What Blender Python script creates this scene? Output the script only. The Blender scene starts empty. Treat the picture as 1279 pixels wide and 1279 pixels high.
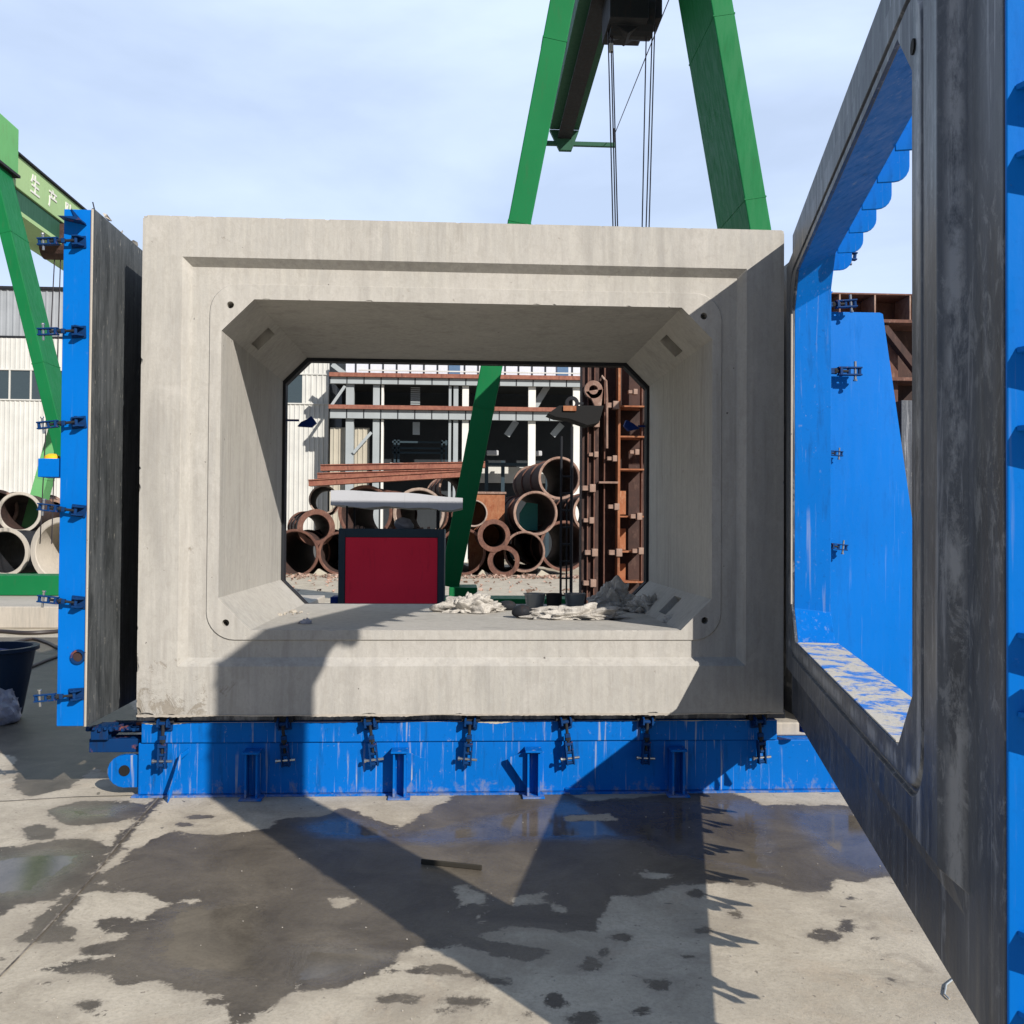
import bpy, bmesh, math, random
import numpy as np
from mathutils import Vector, Matrix, noise
random.seed(7)
C = bpy.context.scene
col = C.collection
R = math.radians
# ------------------------------------------------------------------ camera
F = 1176.57; YAW, PITCH, ROLL = .0537, .0170, .0067
CAM = Vector((-.7044, -5.6037, 1.6))
fwd = Vector((math.sin(YAW)*math.cos(PITCH), math.cos(YAW)*math.cos(PITCH), math.sin(PITCH)))
rt0 = Vector((math.cos(YAW), -math.sin(YAW), 0)); up0 = rt0.cross(fwd)
rt = rt0*math.cos(ROLL)+up0*math.sin(ROLL); up = -rt0*math.sin(ROLL)+up0*math.cos(ROLL)
cd = bpy.data.cameras.new('camera'); cam = bpy.data.objects.new('camera', cd); col.objects.link(cam)
cd.sensor_width = 36; cd.lens = F/1279*36; cd.clip_start = .05; cd.clip_end = 2000
M = Matrix((rt, up, -fwd)).transposed().to_4x4(); M.translation = CAM
cam.matrix_world = M; C.camera = cam
def at(px, py, Y):
    d = fwd*F + rt*(px-639.5) - up*(py-639.5)
    t = (Y-CAM.y)/d.y
    return CAM + d*t
def ground_at(px, py, z=0):
    d = fwd*F + rt*(px-639.5) - up*(py-639.5)
    return CAM + d*((z-CAM.z)/d.z)
# ------------------------------------------------------------------ world + sun
SUN = Vector((.679, -1, .69)).normalized()
elev = math.asin(SUN.z); az = math.atan2(SUN.x, SUN.y)
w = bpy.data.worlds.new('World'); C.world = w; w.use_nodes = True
nt = w.node_tree; nt.nodes.clear()
def N(nt, t, **k):
    n = nt.nodes.new(t)
    for a, b in k.items(): setattr(n, a, b)
    return n
sky = N(nt, 'ShaderNodeTexSky', sky_type='NISHITA', sun_disc=False, sun_elevation=elev, sun_rotation=az)
sky.air_density = 1.0; sky.dust_density = 1.5
tc = N(nt, 'ShaderNodeTexCoord'); mp = N(nt, 'ShaderNodeMapping'); mp.inputs['Scale'].default_value = (1.0, 1.0, 2.6)
mp.inputs['Rotation'].default_value = (.2, .1, .5)
nt.links.new(tc.outputs['Generated'], mp.inputs[0])
n1 = N(nt, 'ShaderNodeTexNoise'); n1.inputs['Scale'].default_value = 2.1; n1.inputs['Detail'].default_value = 7; n1.inputs['Roughness'].default_value = .5; n1.inputs['Distortion'].default_value = .25
nt.links.new(mp.outputs[0], n1.inputs[0])
cr = N(nt, 'ShaderNodeMapRange'); cr.inputs[1].default_value = .40; cr.inputs[2].default_value = .62; cr.inputs[3].default_value = .66; cr.inputs[4].default_value = .97
nt.links.new(n1.outputs[0], cr.inputs[0])
mx = N(nt, 'ShaderNodeMix', data_type='RGBA'); nt.links.new(cr.outputs[0], mx.inputs[0]); nt.links.new(sky.outputs[0], mx.inputs[6])
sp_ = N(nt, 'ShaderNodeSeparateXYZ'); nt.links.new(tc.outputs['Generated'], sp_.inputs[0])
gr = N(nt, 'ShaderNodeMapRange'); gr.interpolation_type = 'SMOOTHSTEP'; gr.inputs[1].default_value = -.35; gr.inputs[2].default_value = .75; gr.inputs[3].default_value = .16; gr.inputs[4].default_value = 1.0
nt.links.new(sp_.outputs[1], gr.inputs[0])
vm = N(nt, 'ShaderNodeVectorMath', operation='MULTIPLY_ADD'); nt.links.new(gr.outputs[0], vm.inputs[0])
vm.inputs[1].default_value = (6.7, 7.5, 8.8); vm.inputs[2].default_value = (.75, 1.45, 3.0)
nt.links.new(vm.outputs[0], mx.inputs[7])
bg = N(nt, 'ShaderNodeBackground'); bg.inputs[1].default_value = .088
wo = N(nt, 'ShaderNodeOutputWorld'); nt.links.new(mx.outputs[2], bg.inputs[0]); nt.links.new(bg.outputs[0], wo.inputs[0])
sl = bpy.data.lights.new('sun', 'SUN'); sl.energy = 5.0; sl.angle = R(.5); sl.color = (1, .935, .86)
so = bpy.data.objects.new('sun', sl); col.objects.link(so)
so.rotation_euler = SUN.to_track_quat('Z', 'Y').to_euler()
C.view_settings.view_transform = 'Standard'; C.view_settings.look = 'None'
C.view_settings.exposure = 0.27; C.view_settings.gamma = 1
C.render.engine = 'CYCLES'; C.cycles.max_bounces = 6

# ------------------------------------------------------------------ materials
MATS = {}
class Mat:
    def __init__(s, name):
        s.m = bpy.data.materials.new(name); s.m.use_nodes = True; s.nt = s.m.node_tree
        s.b = s.nt.nodes['Principled BSDF']; MATS[name] = s.m
        s.tc = N(s.nt, 'ShaderNodeTexCoord')
    def link(s, a, b): s.nt.links.new(a, b)
    def noise(s, scale, detail=4, rough=.55, stretch=None, dist=0, off=None):
        n = N(s.nt, 'ShaderNodeTexNoise'); n.inputs['Scale'].default_value = scale; n.inputs['Detail'].default_value = detail
        n.inputs['Roughness'].default_value = rough; n.inputs['Distortion'].default_value = dist
        mp = N(s.nt, 'ShaderNodeMapping'); s.link(s.tc.outputs['Object'], mp.inputs[0])
        if stretch: mp.inputs['Scale'].default_value = stretch
        if off: mp.inputs['Location'].default_value = off
        s.link(mp.outputs[0], n.inputs[0]); return n.outputs[0]
    def ramp(s, src, a, b, lo=0., hi=1.):
        r = N(s.nt, 'ShaderNodeMapRange'); r.inputs[1].default_value = a; r.inputs[2].default_value = b
        r.inputs[3].default_value = lo; r.inputs[4].default_value = hi; s.link(src, r.inputs[0]); return r.outputs[0]
    def mix(s, fac, a, b, mode='MIX'):
        m = N(s.nt, 'ShaderNodeMix', data_type='RGBA', blend_type=mode)
        if hasattr(fac, 'links'): s.link(fac, m.inputs[0])
        else: m.inputs[0].default_value = fac
        for v, i in ((a, 6), (b, 7)):
            if hasattr(v, 'links'): s.link(v, m.inputs[i])
            else: m.inputs[i].default_value = (*v, 1)
        return m.outputs[2]
    def math(s, op, a, b=None):
        m = N(s.nt, 'ShaderNodeMath', operation=op)
        for v, i in ((a, 0), (b, 1)):
            if v is None: continue
            if hasattr(v, 'links'): s.link(v, m.inputs[i])
            else: m.inputs[i].default_value = v
        return m.outputs[0]
    def color(s, c): 
        if hasattr(c, 'links'): s.link(c, s.b.inputs['Base Color'])
        else: s.b.inputs['Base Color'].default_value = (*c, 1)
    def rough(s, r):
        if hasattr(r, 'links'): s.link(r, s.b.inputs['Roughness'])
        else: s.b.inputs['Roughness'].default_value = r
    def bump(s, h, strength=.3, dist=.01):
        b = N(s.nt, 'ShaderNodeBump'); b.inputs['Strength'].default_value = strength; b.inputs['Distance'].default_value = dist
        s.link(h, b.inputs['Height']); s.link(b.outputs[0], s.b.inputs['Normal'])

def concrete(name, base, dark, streaks=(9, 9, .7), smudge=None):
    m = Mat(name)
    st = m.noise(3.2, 6, .62, streaks); st2 = m.noise(14, 5, .6, (1, 1, .12)); big = m.noise(1.3, 5, .6)
    fine = m.noise(60, 4, .7); pit = m.noise(38, 2, .5)
    c = m.mix(m.ramp(st, .38, .68), base, dark)
    c = m.mix(m.ramp(st2, .55, .75, 0, .45), c, tuple(x*.62 for x in base))
    c = m.mix(m.ramp(big, .42, .62, 0, .55), c, tuple(min(1, x*1.12) for x in base))
    c = m.mix(m.ramp(fine, .3, .7, 0, .22), c, tuple(x*.55 for x in base))
    pits = m.ramp(pit, .735, .76)
    c = m.mix(m.math('MULTIPLY', pits, .75), c, (.07, .06, .05))
    m.color(c); m.rough(.88)
    h = m.math('ADD', m.math('MULTIPLY', fine, .35), m.math('MULTIPLY', pits, -1.2))
    h = m.math('ADD', h, m.math('MULTIPLY', st, .4))
    m.bump(h, .35, .006)
    return m
def box_concrete():
    m = Mat('box_concrete')
    st = m.noise(3.0, 6, .62, (9, 9, .55)); st2 = m.noise(13, 5, .6, (1.6, 1.6, .12)); big = m.noise(1.1, 5, .6)
    fine = m.noise(70, 4, .7); pit = m.noise(30, 2, .5); base = (.42, .405, .362); grey = (.345, .335, .308)
    sep = N(m.nt, 'ShaderNodeSeparateXYZ'); m.link(m.tc.outputs['Object'], sep.inputs[0])
    # mottled dust patches on the flat top band, vertical streaks on the sides
    c = m.mix(m.ramp(st, .36, .66), base, grey)
    c = m.mix(m.ramp(st2, .52, .72, 0, .6), c, (.25, .235, .21))
    c = m.mix(m.ramp(big, .45, .65, 0, .6), c, (.445, .425, .385))
    mott = m.noise(22, 5, .75, (1, 1, .55), 1.2)
    c = m.mix(m.ramp(mott, .46, .62, 0, .36), c, (.30, .28, .245))
    pz = m.noise(5, 8, .72, (1, 1, .8), .5, (2, 6, 3)); c = m.mix(m.ramp(pz, .54, .66, 0, .4), c, (.50, .48, .44))
    c = m.mix(m.ramp(fine, .3, .7, 0, .25), c, (.27, .25, .22))
    ds = m.noise(1.7, 5, .6, (3.2, 3.2, .35), .2, (9, 1, 4)); c = m.mix(m.ramp(ds, .56, .70, 0, .45), c, (.235, .225, .205))
    # grime rising off the foot of the casting, thickest at its left corner
    lz = m.ramp(sep.outputs[2], 0., .42, 1., 0.); lx = m.ramp(sep.outputs[0], .0, .75, 1., 0.)
    corner = m.math('MULTIPLY', lz, lx)
    n = m.noise(9, 7, .7, None, .6)
    gm = m.ramp(m.math('ADD', n, m.math('MULTIPLY', corner, .26)), .66, .74)
    c = m.mix(m.math('MULTIPLY', gm, .6), c, (.17, .14, .10))
    pits = m.ramp(pit, .765, .785)
    c = m.mix(m.math('MULTIPLY', pits, .8), c, (.06, .05, .045))
    crk = m.noise(6, 8, .75, (1, 1, 1.6), 1.5, (3, 1, 2)); cr_ = m.ramp(m.math('ABSOLUTE', m.math('SUBTRACT', crk, .5)), .0, .006, 1, 0)
    cr_ = m.math('MULTIPLY', cr_, m.ramp(corner, .2, .6))
    c = m.mix(cr_, c, (.1, .085, .07))
    m.color(c); m.rough(.9)
    h = m.math('ADD', m.math('MULTIPLY', fine, .4), m.math('MULTIPLY', pits, -1.5))
    h = m.math('ADD', h, m.math('MULTIPLY', gm, -.7)); h = m.math('ADD', h, m.math('MULTIPLY', st, .5))
    m.bump(h, .4, .007)
box_concrete()
concrete('pale_concrete', (.42, .38, .32), (.32, .30, .26))
concrete('pipe_concrete', (.46, .42, .36), (.36, .33, .28))

def paint(name, colr, dirt=(.12, .1, .08), dirt_amt=.25, rough=.38, rust=0., spat=0., splash=0., drips=0.):
    m = Mat(name); m.b.inputs['Specular IOR Level'].default_value = .08
    n = m.noise(3.5, 6, .65, (5, 5, .8)); f = m.noise(40, 4, .65); big = m.noise(1.2, 3, .5)
    c = m.mix(m.ramp(big, .35, .65, 0, .35), colr, tuple(min(1, x*1.35+.004) for x in colr))
    c = m.mix(m.ramp(n, .56, .76, 0, dirt_amt), c, dirt)
    c = m.mix(m.ramp(f, .6, .78, 0, dirt_amt*.8), c, dirt)
    rr = m.ramp(n, .4, .7, rough, min(1, rough+.25))
    if spat:
        s1 = m.noise(5, 7, .75, (9, 9, .30), .3, (5, 2, 1)); s2 = m.noise(26, 5, .7, None, 0, (2, 2, 2))
        k = m.math('MULTIPLY', m.ramp(s1, .60, .67), spat); k2 = m.math('MULTIPLY', m.ramp(s2, .645, .71), spat*.8)
        c = m.mix(k, c, (.42, .40, .34)); c = m.mix(k2, c, (.40, .38, .33))
    if drips:
        dn = m.noise(1, 3, .5, (34, 34, 1.1), 0, (7, 7, 1)); dn2 = m.noise(2.2, 5, .6, None, 0, (1, 2, 8))
        c = m.mix(m.math('MULTIPLY', m.math('MULTIPLY', m.ramp(dn, .62, .68), m.ramp(dn2, .46, .6)), drips), c, (.40, .41, .40))
        cn = m.noise(14, 8, .8, None, .8, (12, 2, 8)); c = m.mix(m.ramp(cn, .66, .69, 0, .7), c, (.06, .07, .09))
    if splash:
        sp3 = N(m.nt, 'ShaderNodeSeparateXYZ'); m.link(m.tc.outputs['Object'], sp3.inputs[0]); sn = m.noise(11, 7, .75, (1, 1, .7), .3, (3, 8, 8))
        k = m.math('ADD', m.ramp(sp3.outputs[2], 0, .16, .24, 0), sn); c = m.mix(m.ramp(k, .68, .82, 0, splash), c, (.26, .24, .20))
    if rust:
        r1 = m.noise(9, 6, .7, None, .5, (9, 4, 3)); c = m.mix(m.ramp(r1, .62-rust*.12, .70-rust*.1), c, (.22, .07, .03))
    m.color(c); m.rough(rr); m.bump(m.math('ADD', f, m.math('MULTIPLY', big, 2)), .12, .004)
    return m
paint('blue_paint', (.0, .112, .42), (.004, .035, .12), .5, .4, 0, .28, 0, .25)
paint('blue_base', (.0, .108, .41), (.004, .03, .09), .6, .42, 0, .5, .55, .6)
paint('blue_paint_clean', (.0, .122, .45), (.002, .05, .2), .3, .36, 0, .06, 0, .1)
paint('blue_hardware', (.003, .030, .11), (.016, .014, .013), .95, .5, .35)
paint('green_paint', (.007, .132, .042), (.05, .10, .05), .35, .42)
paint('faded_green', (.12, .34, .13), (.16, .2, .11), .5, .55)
paint('girder_shade_green', (.028, .085, .055), (.03, .05, .04), .4, .5)
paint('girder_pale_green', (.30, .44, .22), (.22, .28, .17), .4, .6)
paint('red_panel', (.80, .03, .065), (.2, .02, .03), .25, .4)
paint('slate_frame', (.035, .055, .07), (.05, .05, .05), .3, .5)
paint('grey_sheet', (.40, .41, .43), (.25, .25, .25), .35, .5)
paint('yellow_plastic', (.75, .42, .02), (.2, .1, .02), .2, .45)
paint('black_rubber', (.014, .014, .016), (.05, .045, .04), .5, .6)
paint('dark_metal', (.02, .022, .026), (.08, .04, .025), .5, .5)
paint('galvanised', (.30, .33, .34), (.25, .25, .24), .4, .45)
paint('white_sheet', (.50, .50, .47), (.38, .37, .33), .35, .6)
paint('grey_roof', (.27, .29, .31), (.24, .25, .25), .35, .55)
paint('tan_sheet', (.40, .37, .30), (.25, .23, .19), .35, .6)
paint('interior_shade', (.035, .04, .045), (.02, .02, .02), .4, .8)  # near-black walls, indoor shade put into their colour
paint('deep_blue', (.004, .02, .13), (.02, .02, .03), .3, .5)
paint('char_white', (.62, .62, .58), (.5, .5, .4), .2, .6)
paint('navy_tub', (.012, .025, .05), (.05, .05, .05), .4, .35)
paint('wood_stick', (.035, .032, .026), (.04, .03, .02), .5, .8)
def steel():
    m = Mat('mould_steel')
    st = m.noise(4, 7, .7, (5, 5, .28)); big = m.noise(1.6, 5, .65, (1.5, 1.5, .5)); f = m.noise(55, 5, .7)
    scr = m.noise(7, 6, .75, (4, 4, .16), .4, (3, 7, 1)); sp = m.noise(24, 6, .8, None, 0, (4, 4, 4))
    c = m.mix(m.ramp(st, .35, .68), (.017, .022, .031), (.058, .070, .090))
    c = m.mix(m.ramp(big, .48, .62, 0, .6), c, (.11, .118, .13))
    c = m.mix(m.ramp(scr, .57, .65, 0, .7), c, (.24, .25, .27))
    gate = m.ramp(m.noise(1.1, 3, .5, None, 0, (8, 1, 1)), .5, .58)
    c = m.mix(m.math('MULTIPLY', m.ramp(sp, .58, .64, 0, .6), gate), c, (.26, .26, .24))
    sp4 = N(m.nt, 'ShaderNodeSeparateXYZ'); m.link(m.tc.outputs['Object'], sp4.inputs[0])
    def band(o, at_, wd): return m.ramp(m.math('ABSOLUTE', m.math('SUBTRACT', sp4.outputs[o], at_)), wd*.3, wd, 1, 0)
    wn = m.noise(3.5, 8, .75, (3, 3, 1), .3, (6, 6, 6))
    wr = m.math('MAXIMUM', band(0, 3.7929-.455, .028), m.math('MAXIMUM', band(0, 3.7929-.25, .018), m.math('MULTIPLY', m.math('MAXIMUM', band(2, .455, .03), band(2, .28, .02)), m.ramp(sp4.outputs[0], 3.30, 3.36, 1, 0))))
    c = m.mix(m.math('MULTIPLY', wr, m.ramp(wn, .44, .56, 0, .75)), c, (.30, .31, .32))
    fr_ = m.noise(20, 8, .8, (1, 1, .5), .5, (2, 7, 7)); fg = m.ramp(m.noise(.9, 4, .5, None, 0, (4, 4, 1)), .50, .60)
    c = m.mix(m.math('MULTIPLY', m.ramp(fr_, .52, .60, 0, .55), fg), c, (.25, .26, .27))
    c = m.mix(m.ramp(f, .6, .75, 0, .3), c, (.01, .01, .012))
    m.color(c); m.b.inputs['Metallic'].default_value = .25
    m.rough(m.ramp(st, .35, .7, .34, .6)); m.bump(m.math('ADD', f, m.math('MULTIPLY', scr, .6)), .22, .004)
    m = Mat('worn_mould_steel')
    st = m.noise(5, 7, .7, (8, 8, .35)); f = m.noise(50, 5, .7); pat = m.noise(2.2, 10, .78, (4, 4, .7), .3, (1, 5, 2))
    c = m.mix(m.ramp(st, .3, .7), (.045, .052, .056), (.135, .145, .15))
    c = m.mix(m.ramp(pat, .42, .62, 0, .9), c, (.020, .024, .026))
    c = m.mix(m.ramp(m.noise(16, 6, .8, (2, 2, .6)), .6, .66, 0, .6), c, (.42, .41, .36))
    m.color(c); m.rough(.6); m.bump(f, .25, .005)
    m = Mat('scabby_sill')
    p = m.noise(5, 7, .75, (1.2, 1.2, 1.2), .6); f = m.noise(40, 5, .7)
    c = m.mix(m.ramp(p, .44, .52), (.01, .16, .55), (.48, .45, .38)); c = m.mix(m.ramp(f, .55, .7, 0, .6), c, (.22, .2, .17))
    m.color(c); m.rough(.8); m.bump(m.math('ADD', p, f), .4, .01)
steel()
def rust(name, a, b, hi, rough=.85):
    m = Mat(name)
    n = m.noise(4, 7, .7); n2 = m.noise(18, 6, .7, (1, 1, .4)); n3 = m.noise(2, 4, .6, (4, 4, .5), 0, (3, 3, 3))
    c = m.mix(m.ramp(n, .36, .62), a, b); c = m.mix(m.ramp(n2, .55, .7, 0, .7), c, hi); c = m.mix(m.ramp(n3, .55, .7, 0, .6), c, tuple(x*.45 for x in a))
    m.color(c); m.rough(rough); m.bump(n2, .4, .01)
rust('rust', (.085, .036, .026), (.15, .068, .045), (.27, .17, .13))
rust('rust_dark', (.028, .015, .013), (.055, .026, .020), (.11, .065, .05))
rust('rust_rim', (.17, .095, .07), (.30, .20, .155), (.48, .38, .31))
rust('rust_rim_pale', (.26, .19, .15), (.38, .30, .25), (.52, .45, .39))
rust('rust_orange', (.24, .075, .03), (.33, .14, .065), (.42, .27, .17))
rust('rust_beam', (.19, .065, .045), (.27, .11, .07), (.36, .20, .14))
rust('rubble_rust', (.32, .20, .15), (.42, .30, .24), (.5, .42, .36))
def simple(name, c, r=.5, metal=0, **kw):
    m = Mat(name); n = m.noise(12, 4, .6); m.color(m.mix(m.ramp(n, .3, .7, 0, .3), c, tuple(x*.6 for x in c))); m.rough(r)
    m.b.inputs['Metallic'].default_value = metal
    for k, v in kw.items(): m.b.inputs[k.replace('_', ' ')].default_value = v
    return m
simple('glass_dark', (.05, .07, .08), .12); simple('blue_glass', (.10, .17, .28), .15); simple('milky_glass', (.62, .64, .70), .3)
simple('cable', (.02, .015, .02), .5); simple('hose_rubber', (.03, .022, .02), .55); simple('hole_black', (.004, .004, .004), .9)
simple('teal_tarp', (.01, .22, .2), .6); simple('bright_steel', (.5, .5, .48), .25, .9)
simple('grey_bag', (.30, .31, .36), .35)
m = simple('clear_plastic', (.30, .33, .34), .15); m.b.inputs['Transmission Weight'].default_value = .55
m = simple('plastic_cloth', (.44, .415, .37), .6); m.color(m.mix(m.ramp(m.noise(14, 7, .7), .45, .65), (.46, .435, .39), (.27, .25, .22))); m.bump(m.math('ADD', m.noise(16, 5, .6, None, 2.5), m.noise(60, 3, .6)), .6, .012)

# ------------------------------------------------------------------ mesh helpers
class MB:
    def __init__(s): s.v = []; s.f = []
    def add(s, vs, fs, mat=None):
        k = len(s.v); s.v += [tuple((mat @ Vector(p)) if mat else p) for p in vs]; s.f += [tuple(i+k for i in f) for f in fs]; return s
    def box(s, x0, x1, y0, y1, z0, z1, mat=None):
        if x0 > x1: x0, x1 = x1, x0
        if y0 > y1: y0, y1 = y1, y0
        if z0 > z1: z0, z1 = z1, z0
        return s.add([(x, y, z) for z in (z0, z1) for y in (y0, y1) for x in (x0, x1)],
                     [(0, 2, 3, 1), (4, 5, 7, 6), (0, 1, 5, 4), (2, 6, 7, 3), (0, 4, 6, 2), (1, 3, 7, 5)], mat)
    def prism(s, poly, axis, a, b, mat=None):
        # poly: 2D points; axis 'x','y','z' = extrusion axis from a to b
        def P(u, v, t): return {'x': (t, u, v), 'y': (u, t, v), 'z': (u, v, t)}[axis]
        n = len(poly); vs = [P(u, v, a) for u, v in poly]+[P(u, v, b) for u, v in poly]
        fs = [tuple(range(n))[::-1], tuple(range(n, 2*n))]+[(i, (i+1) % n, n+(i+1) % n, n+i) for i in range(n)]
        return s.add(vs, fs, mat)
    def cyl(s, p, q, r, n=12, r2=None, caps=True):
        p = Vector(p); q = Vector(q); d = (q-p).normalized(); a = d.orthogonal().normalized(); b = d.cross(a); r2 = r if r2 is None else r2
        vs = []
        for c, rr in ((p, r), (q, r2)):
            for i in range(n):
                t = 2*math.pi*i/n; vs.append(tuple(c+(a*math.cos(t)+b*math.sin(t))*rr))
        fs = [(i, (i+1) % n, n+(i+1) % n, n+i) for i in range(n)]
        if caps: fs += [tuple(range(n))[::-1], tuple(range(n, 2*n))]
        return s.add(vs, fs)
    def tube(s, pts, r, n=8):
        pts = [Vector(p) for p in pts]; vs = []; fs = []; prev = None
        for i, p in enumerate(pts):
            d = (pts[min(i+1, len(pts)-1)]-pts[max(i-1, 0)]).normalized()
            a = prev - d*prev.dot(d) if prev else d.orthogonal()
            a.normalize(); prev = a; b = d.cross(a)
            for j in range(n):
                t = 2*math.pi*j/n; vs.append(tuple(p+(a*math.cos(t)+b*math.sin(t))*r))
        for i in range(len(pts)-1):
            for j in range(n): fs.append((i*n+j, i*n+(j+1) % n, (i+1)*n+(j+1) % n, (i+1)*n+j))
        fs += [tuple(range(n))[::-1], tuple((len(pts)-1)*n+j for j in range(n))]
        return s.add(vs, fs)
    def lathe(s, prof, n=40, mat=None, closed=True):
        # profile (r, y) revolved about the y axis
        vs = []; fs = []; m = len(prof)
        for i in range(n):
            t = 2*math.pi*i/n
            for r, y in prof: vs.append((r*math.cos(t), y, r*math.sin(t)))
        for i in range(n):
            j = (i+1) % n
            for k in range(m if closed else m-1):
                l = (k+1) % m; fs.append((i*m+k, i*m+l, j*m+l, j*m+k))
        return s.add(vs, fs, mat)
    def beam(s, p, q, wx, wy, wx2=None):
        # square beam from p to q, wx across, wy in depth (y)
        p = Vector(p); q = Vector(q); d = (q-p).normalized(); yv = Vector((0, 1, 0))
        if abs(d.y) > .9: yv = Vector((0, 0, 1))
        yv = (yv-d*yv.dot(d)).normalized(); a = d.cross(yv).normalized(); wx2 = wx2 or wx
        vs = []
        for c, ww in ((p, wx), (q, wx2)):
            for sa, sb in ((-1, -1), (1, -1), (1, 1), (-1, 1)): vs.append(tuple(c+a*ww/2*sa+yv*wy/2*sb))
        return s.add(vs, [(0, 1, 2, 3)[::-1], (4, 5, 6, 7), (0, 1, 5, 4), (1, 2, 6, 5), (2, 3, 7, 6), (3, 0, 4, 7)])
    def build(s, name, mat, parent=None, bevel=0, smooth=False, weld=False):
        me = bpy.data.meshes.new(name); me.from_pydata(s.v, [], s.f)
        bm = bmesh.new(); bm.from_mesh(me)
        if weld: bmesh.ops.remove_doubles(bm, verts=bm.verts, dist=1e-5); bmesh.ops.dissolve_degenerate(bm, edges=bm.edges, dist=1e-6)
        bmesh.ops.recalc_face_normals(bm, faces=bm.faces); bm.to_mesh(me); bm.free()
        me.materials.append(MATS[mat])
        if smooth:
            for p in me.polygons: p.use_smooth = True
            me.set_sharp_from_angle(angle=R(35))
        o = bpy.data.objects.new(name, me); col.objects.link(o)
        if parent is not None: o.parent = parent
        if bevel:
            b = o.modifiers.new('bevel', 'BEVEL'); b.width = bevel; b.segments = 2; b.limit_method = 'ANGLE'; b.angle_limit = R(40)
        return o
def tag(o, label=None, cat=None, group=None, kind=None):
    if label: o['label'] = label
    if cat: o['category'] = cat
    if group: o['group'] = group
    if kind: o['kind'] = kind
    return o
def thing(name, loc, label, cat, group=None, rz=0):
    o = bpy.data.objects.new(name, None); col.objects.link(o); o.location = loc; o.rotation_euler = (0, 0, rz)
    o.empty_display_size = .1
    return tag(o, label, cat, group)
def copy_tree(o, parent=None):
    c = o.copy(); col.objects.link(c); c.parent = parent
    for ch in [x for x in bpy.data.objects if x.parent == o]: copy_tree(ch, c)
    return c
def loc(o, p): return tuple(Vector(p)-o.location)

# ring profiles: nine points per corner, so that square, rounded and chamfered loops bridge
def loop(x0, x1, z0, z1, kind='sq', r=0.):
    pts = []
    for cx, cz, sx, sz, a0 in ((x0, z0, 1, 1, 180), (x1, z0, -1, 1, 270), (x1, z1, -1, -1, 0), (x0, z1, 1, -1, 90)):
        for k in range(9):
            t = k/8
            if kind == 'sq': p = (cx, cz)
            elif kind == 'round':
                a = R(a0+90*t); p = (cx+sx*r+r*math.cos(a), cz+sz*r+r*math.sin(a))
            else:
                e1 = (cx, cz+sz*r); e2 = (cx+sx*r, cz)
                if a0 in (270, 90): e1, e2 = e2, e1
                p = (e1[0]*(1-t)+e2[0]*t, e1[1]*(1-t)+e2[1]*t)
            pts.append(p)
    return pts
def ring_mesh(loops):
    """loops: list of (points, y); closed round as a torus of rings"""
    mb = MB(); n = len(loops[0][0]); m = len(loops)
    vs = [(p[0], y, p[1]) for L, y in loops for p in L]; fs = []
    for i in range(m):
        j = (i+1) % m
        for k in range(n): l = (k+1) % n; fs.append((i*n+k, i*n+l, j*n+l, j*n+k))
    return mb.add(vs, fs)
def cut(o, cutter):
    c = cutter.build('cutter', 'hole_black', o.parent); md = o.modifiers.new('b', 'BOOLEAN'); md.object = c; md.operation = 'DIFFERENCE'; md.solver = 'EXACT'; md.use_self = True; md.use_hole_tolerant = True
    bpy.context.view_layer.update()
    me = bpy.data.meshes.new_from_object(o.evaluated_get(bpy.context.evaluated_depsgraph_get())); o.modifiers.clear(); o.data = me

    me.materials.clear(); me.materials.append(MATS['tmp'] if 'tmp' in MATS else bpy.data.materials['box_concrete'])
    for p in me.polygons: p.material_index = 0
    bpy.data.objects.remove(c)

# ------------------------------------------------------------------ ground
def px_poly(pts): return np.array([[*ground_at(a, b)[:2]] for a, b in pts])
def px_ell(cx, cy, rx, ry, n=14):
    return px_poly([(cx+rx*math.cos(2*math.pi*i/n)*random.uniform(.8, 1.15), cy+ry*math.sin(2*math.pi*i/n)*random.uniform(.8, 1.15)) for i in range(n)])
def sdf(poly, X, Y):
    d = np.full(X.shape, 1e9); ins = np.zeros(X.shape, bool); n = len(poly)
    for i in range(n):
        ax, ay = poly[i]; bx, by = poly[(i+1) % n]; ex, ey = bx-ax, by-ay
        t = np.clip(((X-ax)*ex+(Y-ay)*ey)/(ex*ex+ey*ey+1e-12), 0, 1)
        d = np.minimum(d, np.hypot(X-ax-t*ex, Y-ay-t*ey))
        c = ((ay > Y) != (by > Y)) & (X < (bx-ax)*(Y-ay)/(by-ay+1e-12)+ax); ins ^= c
    return np.where(ins, d, -d)
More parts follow.
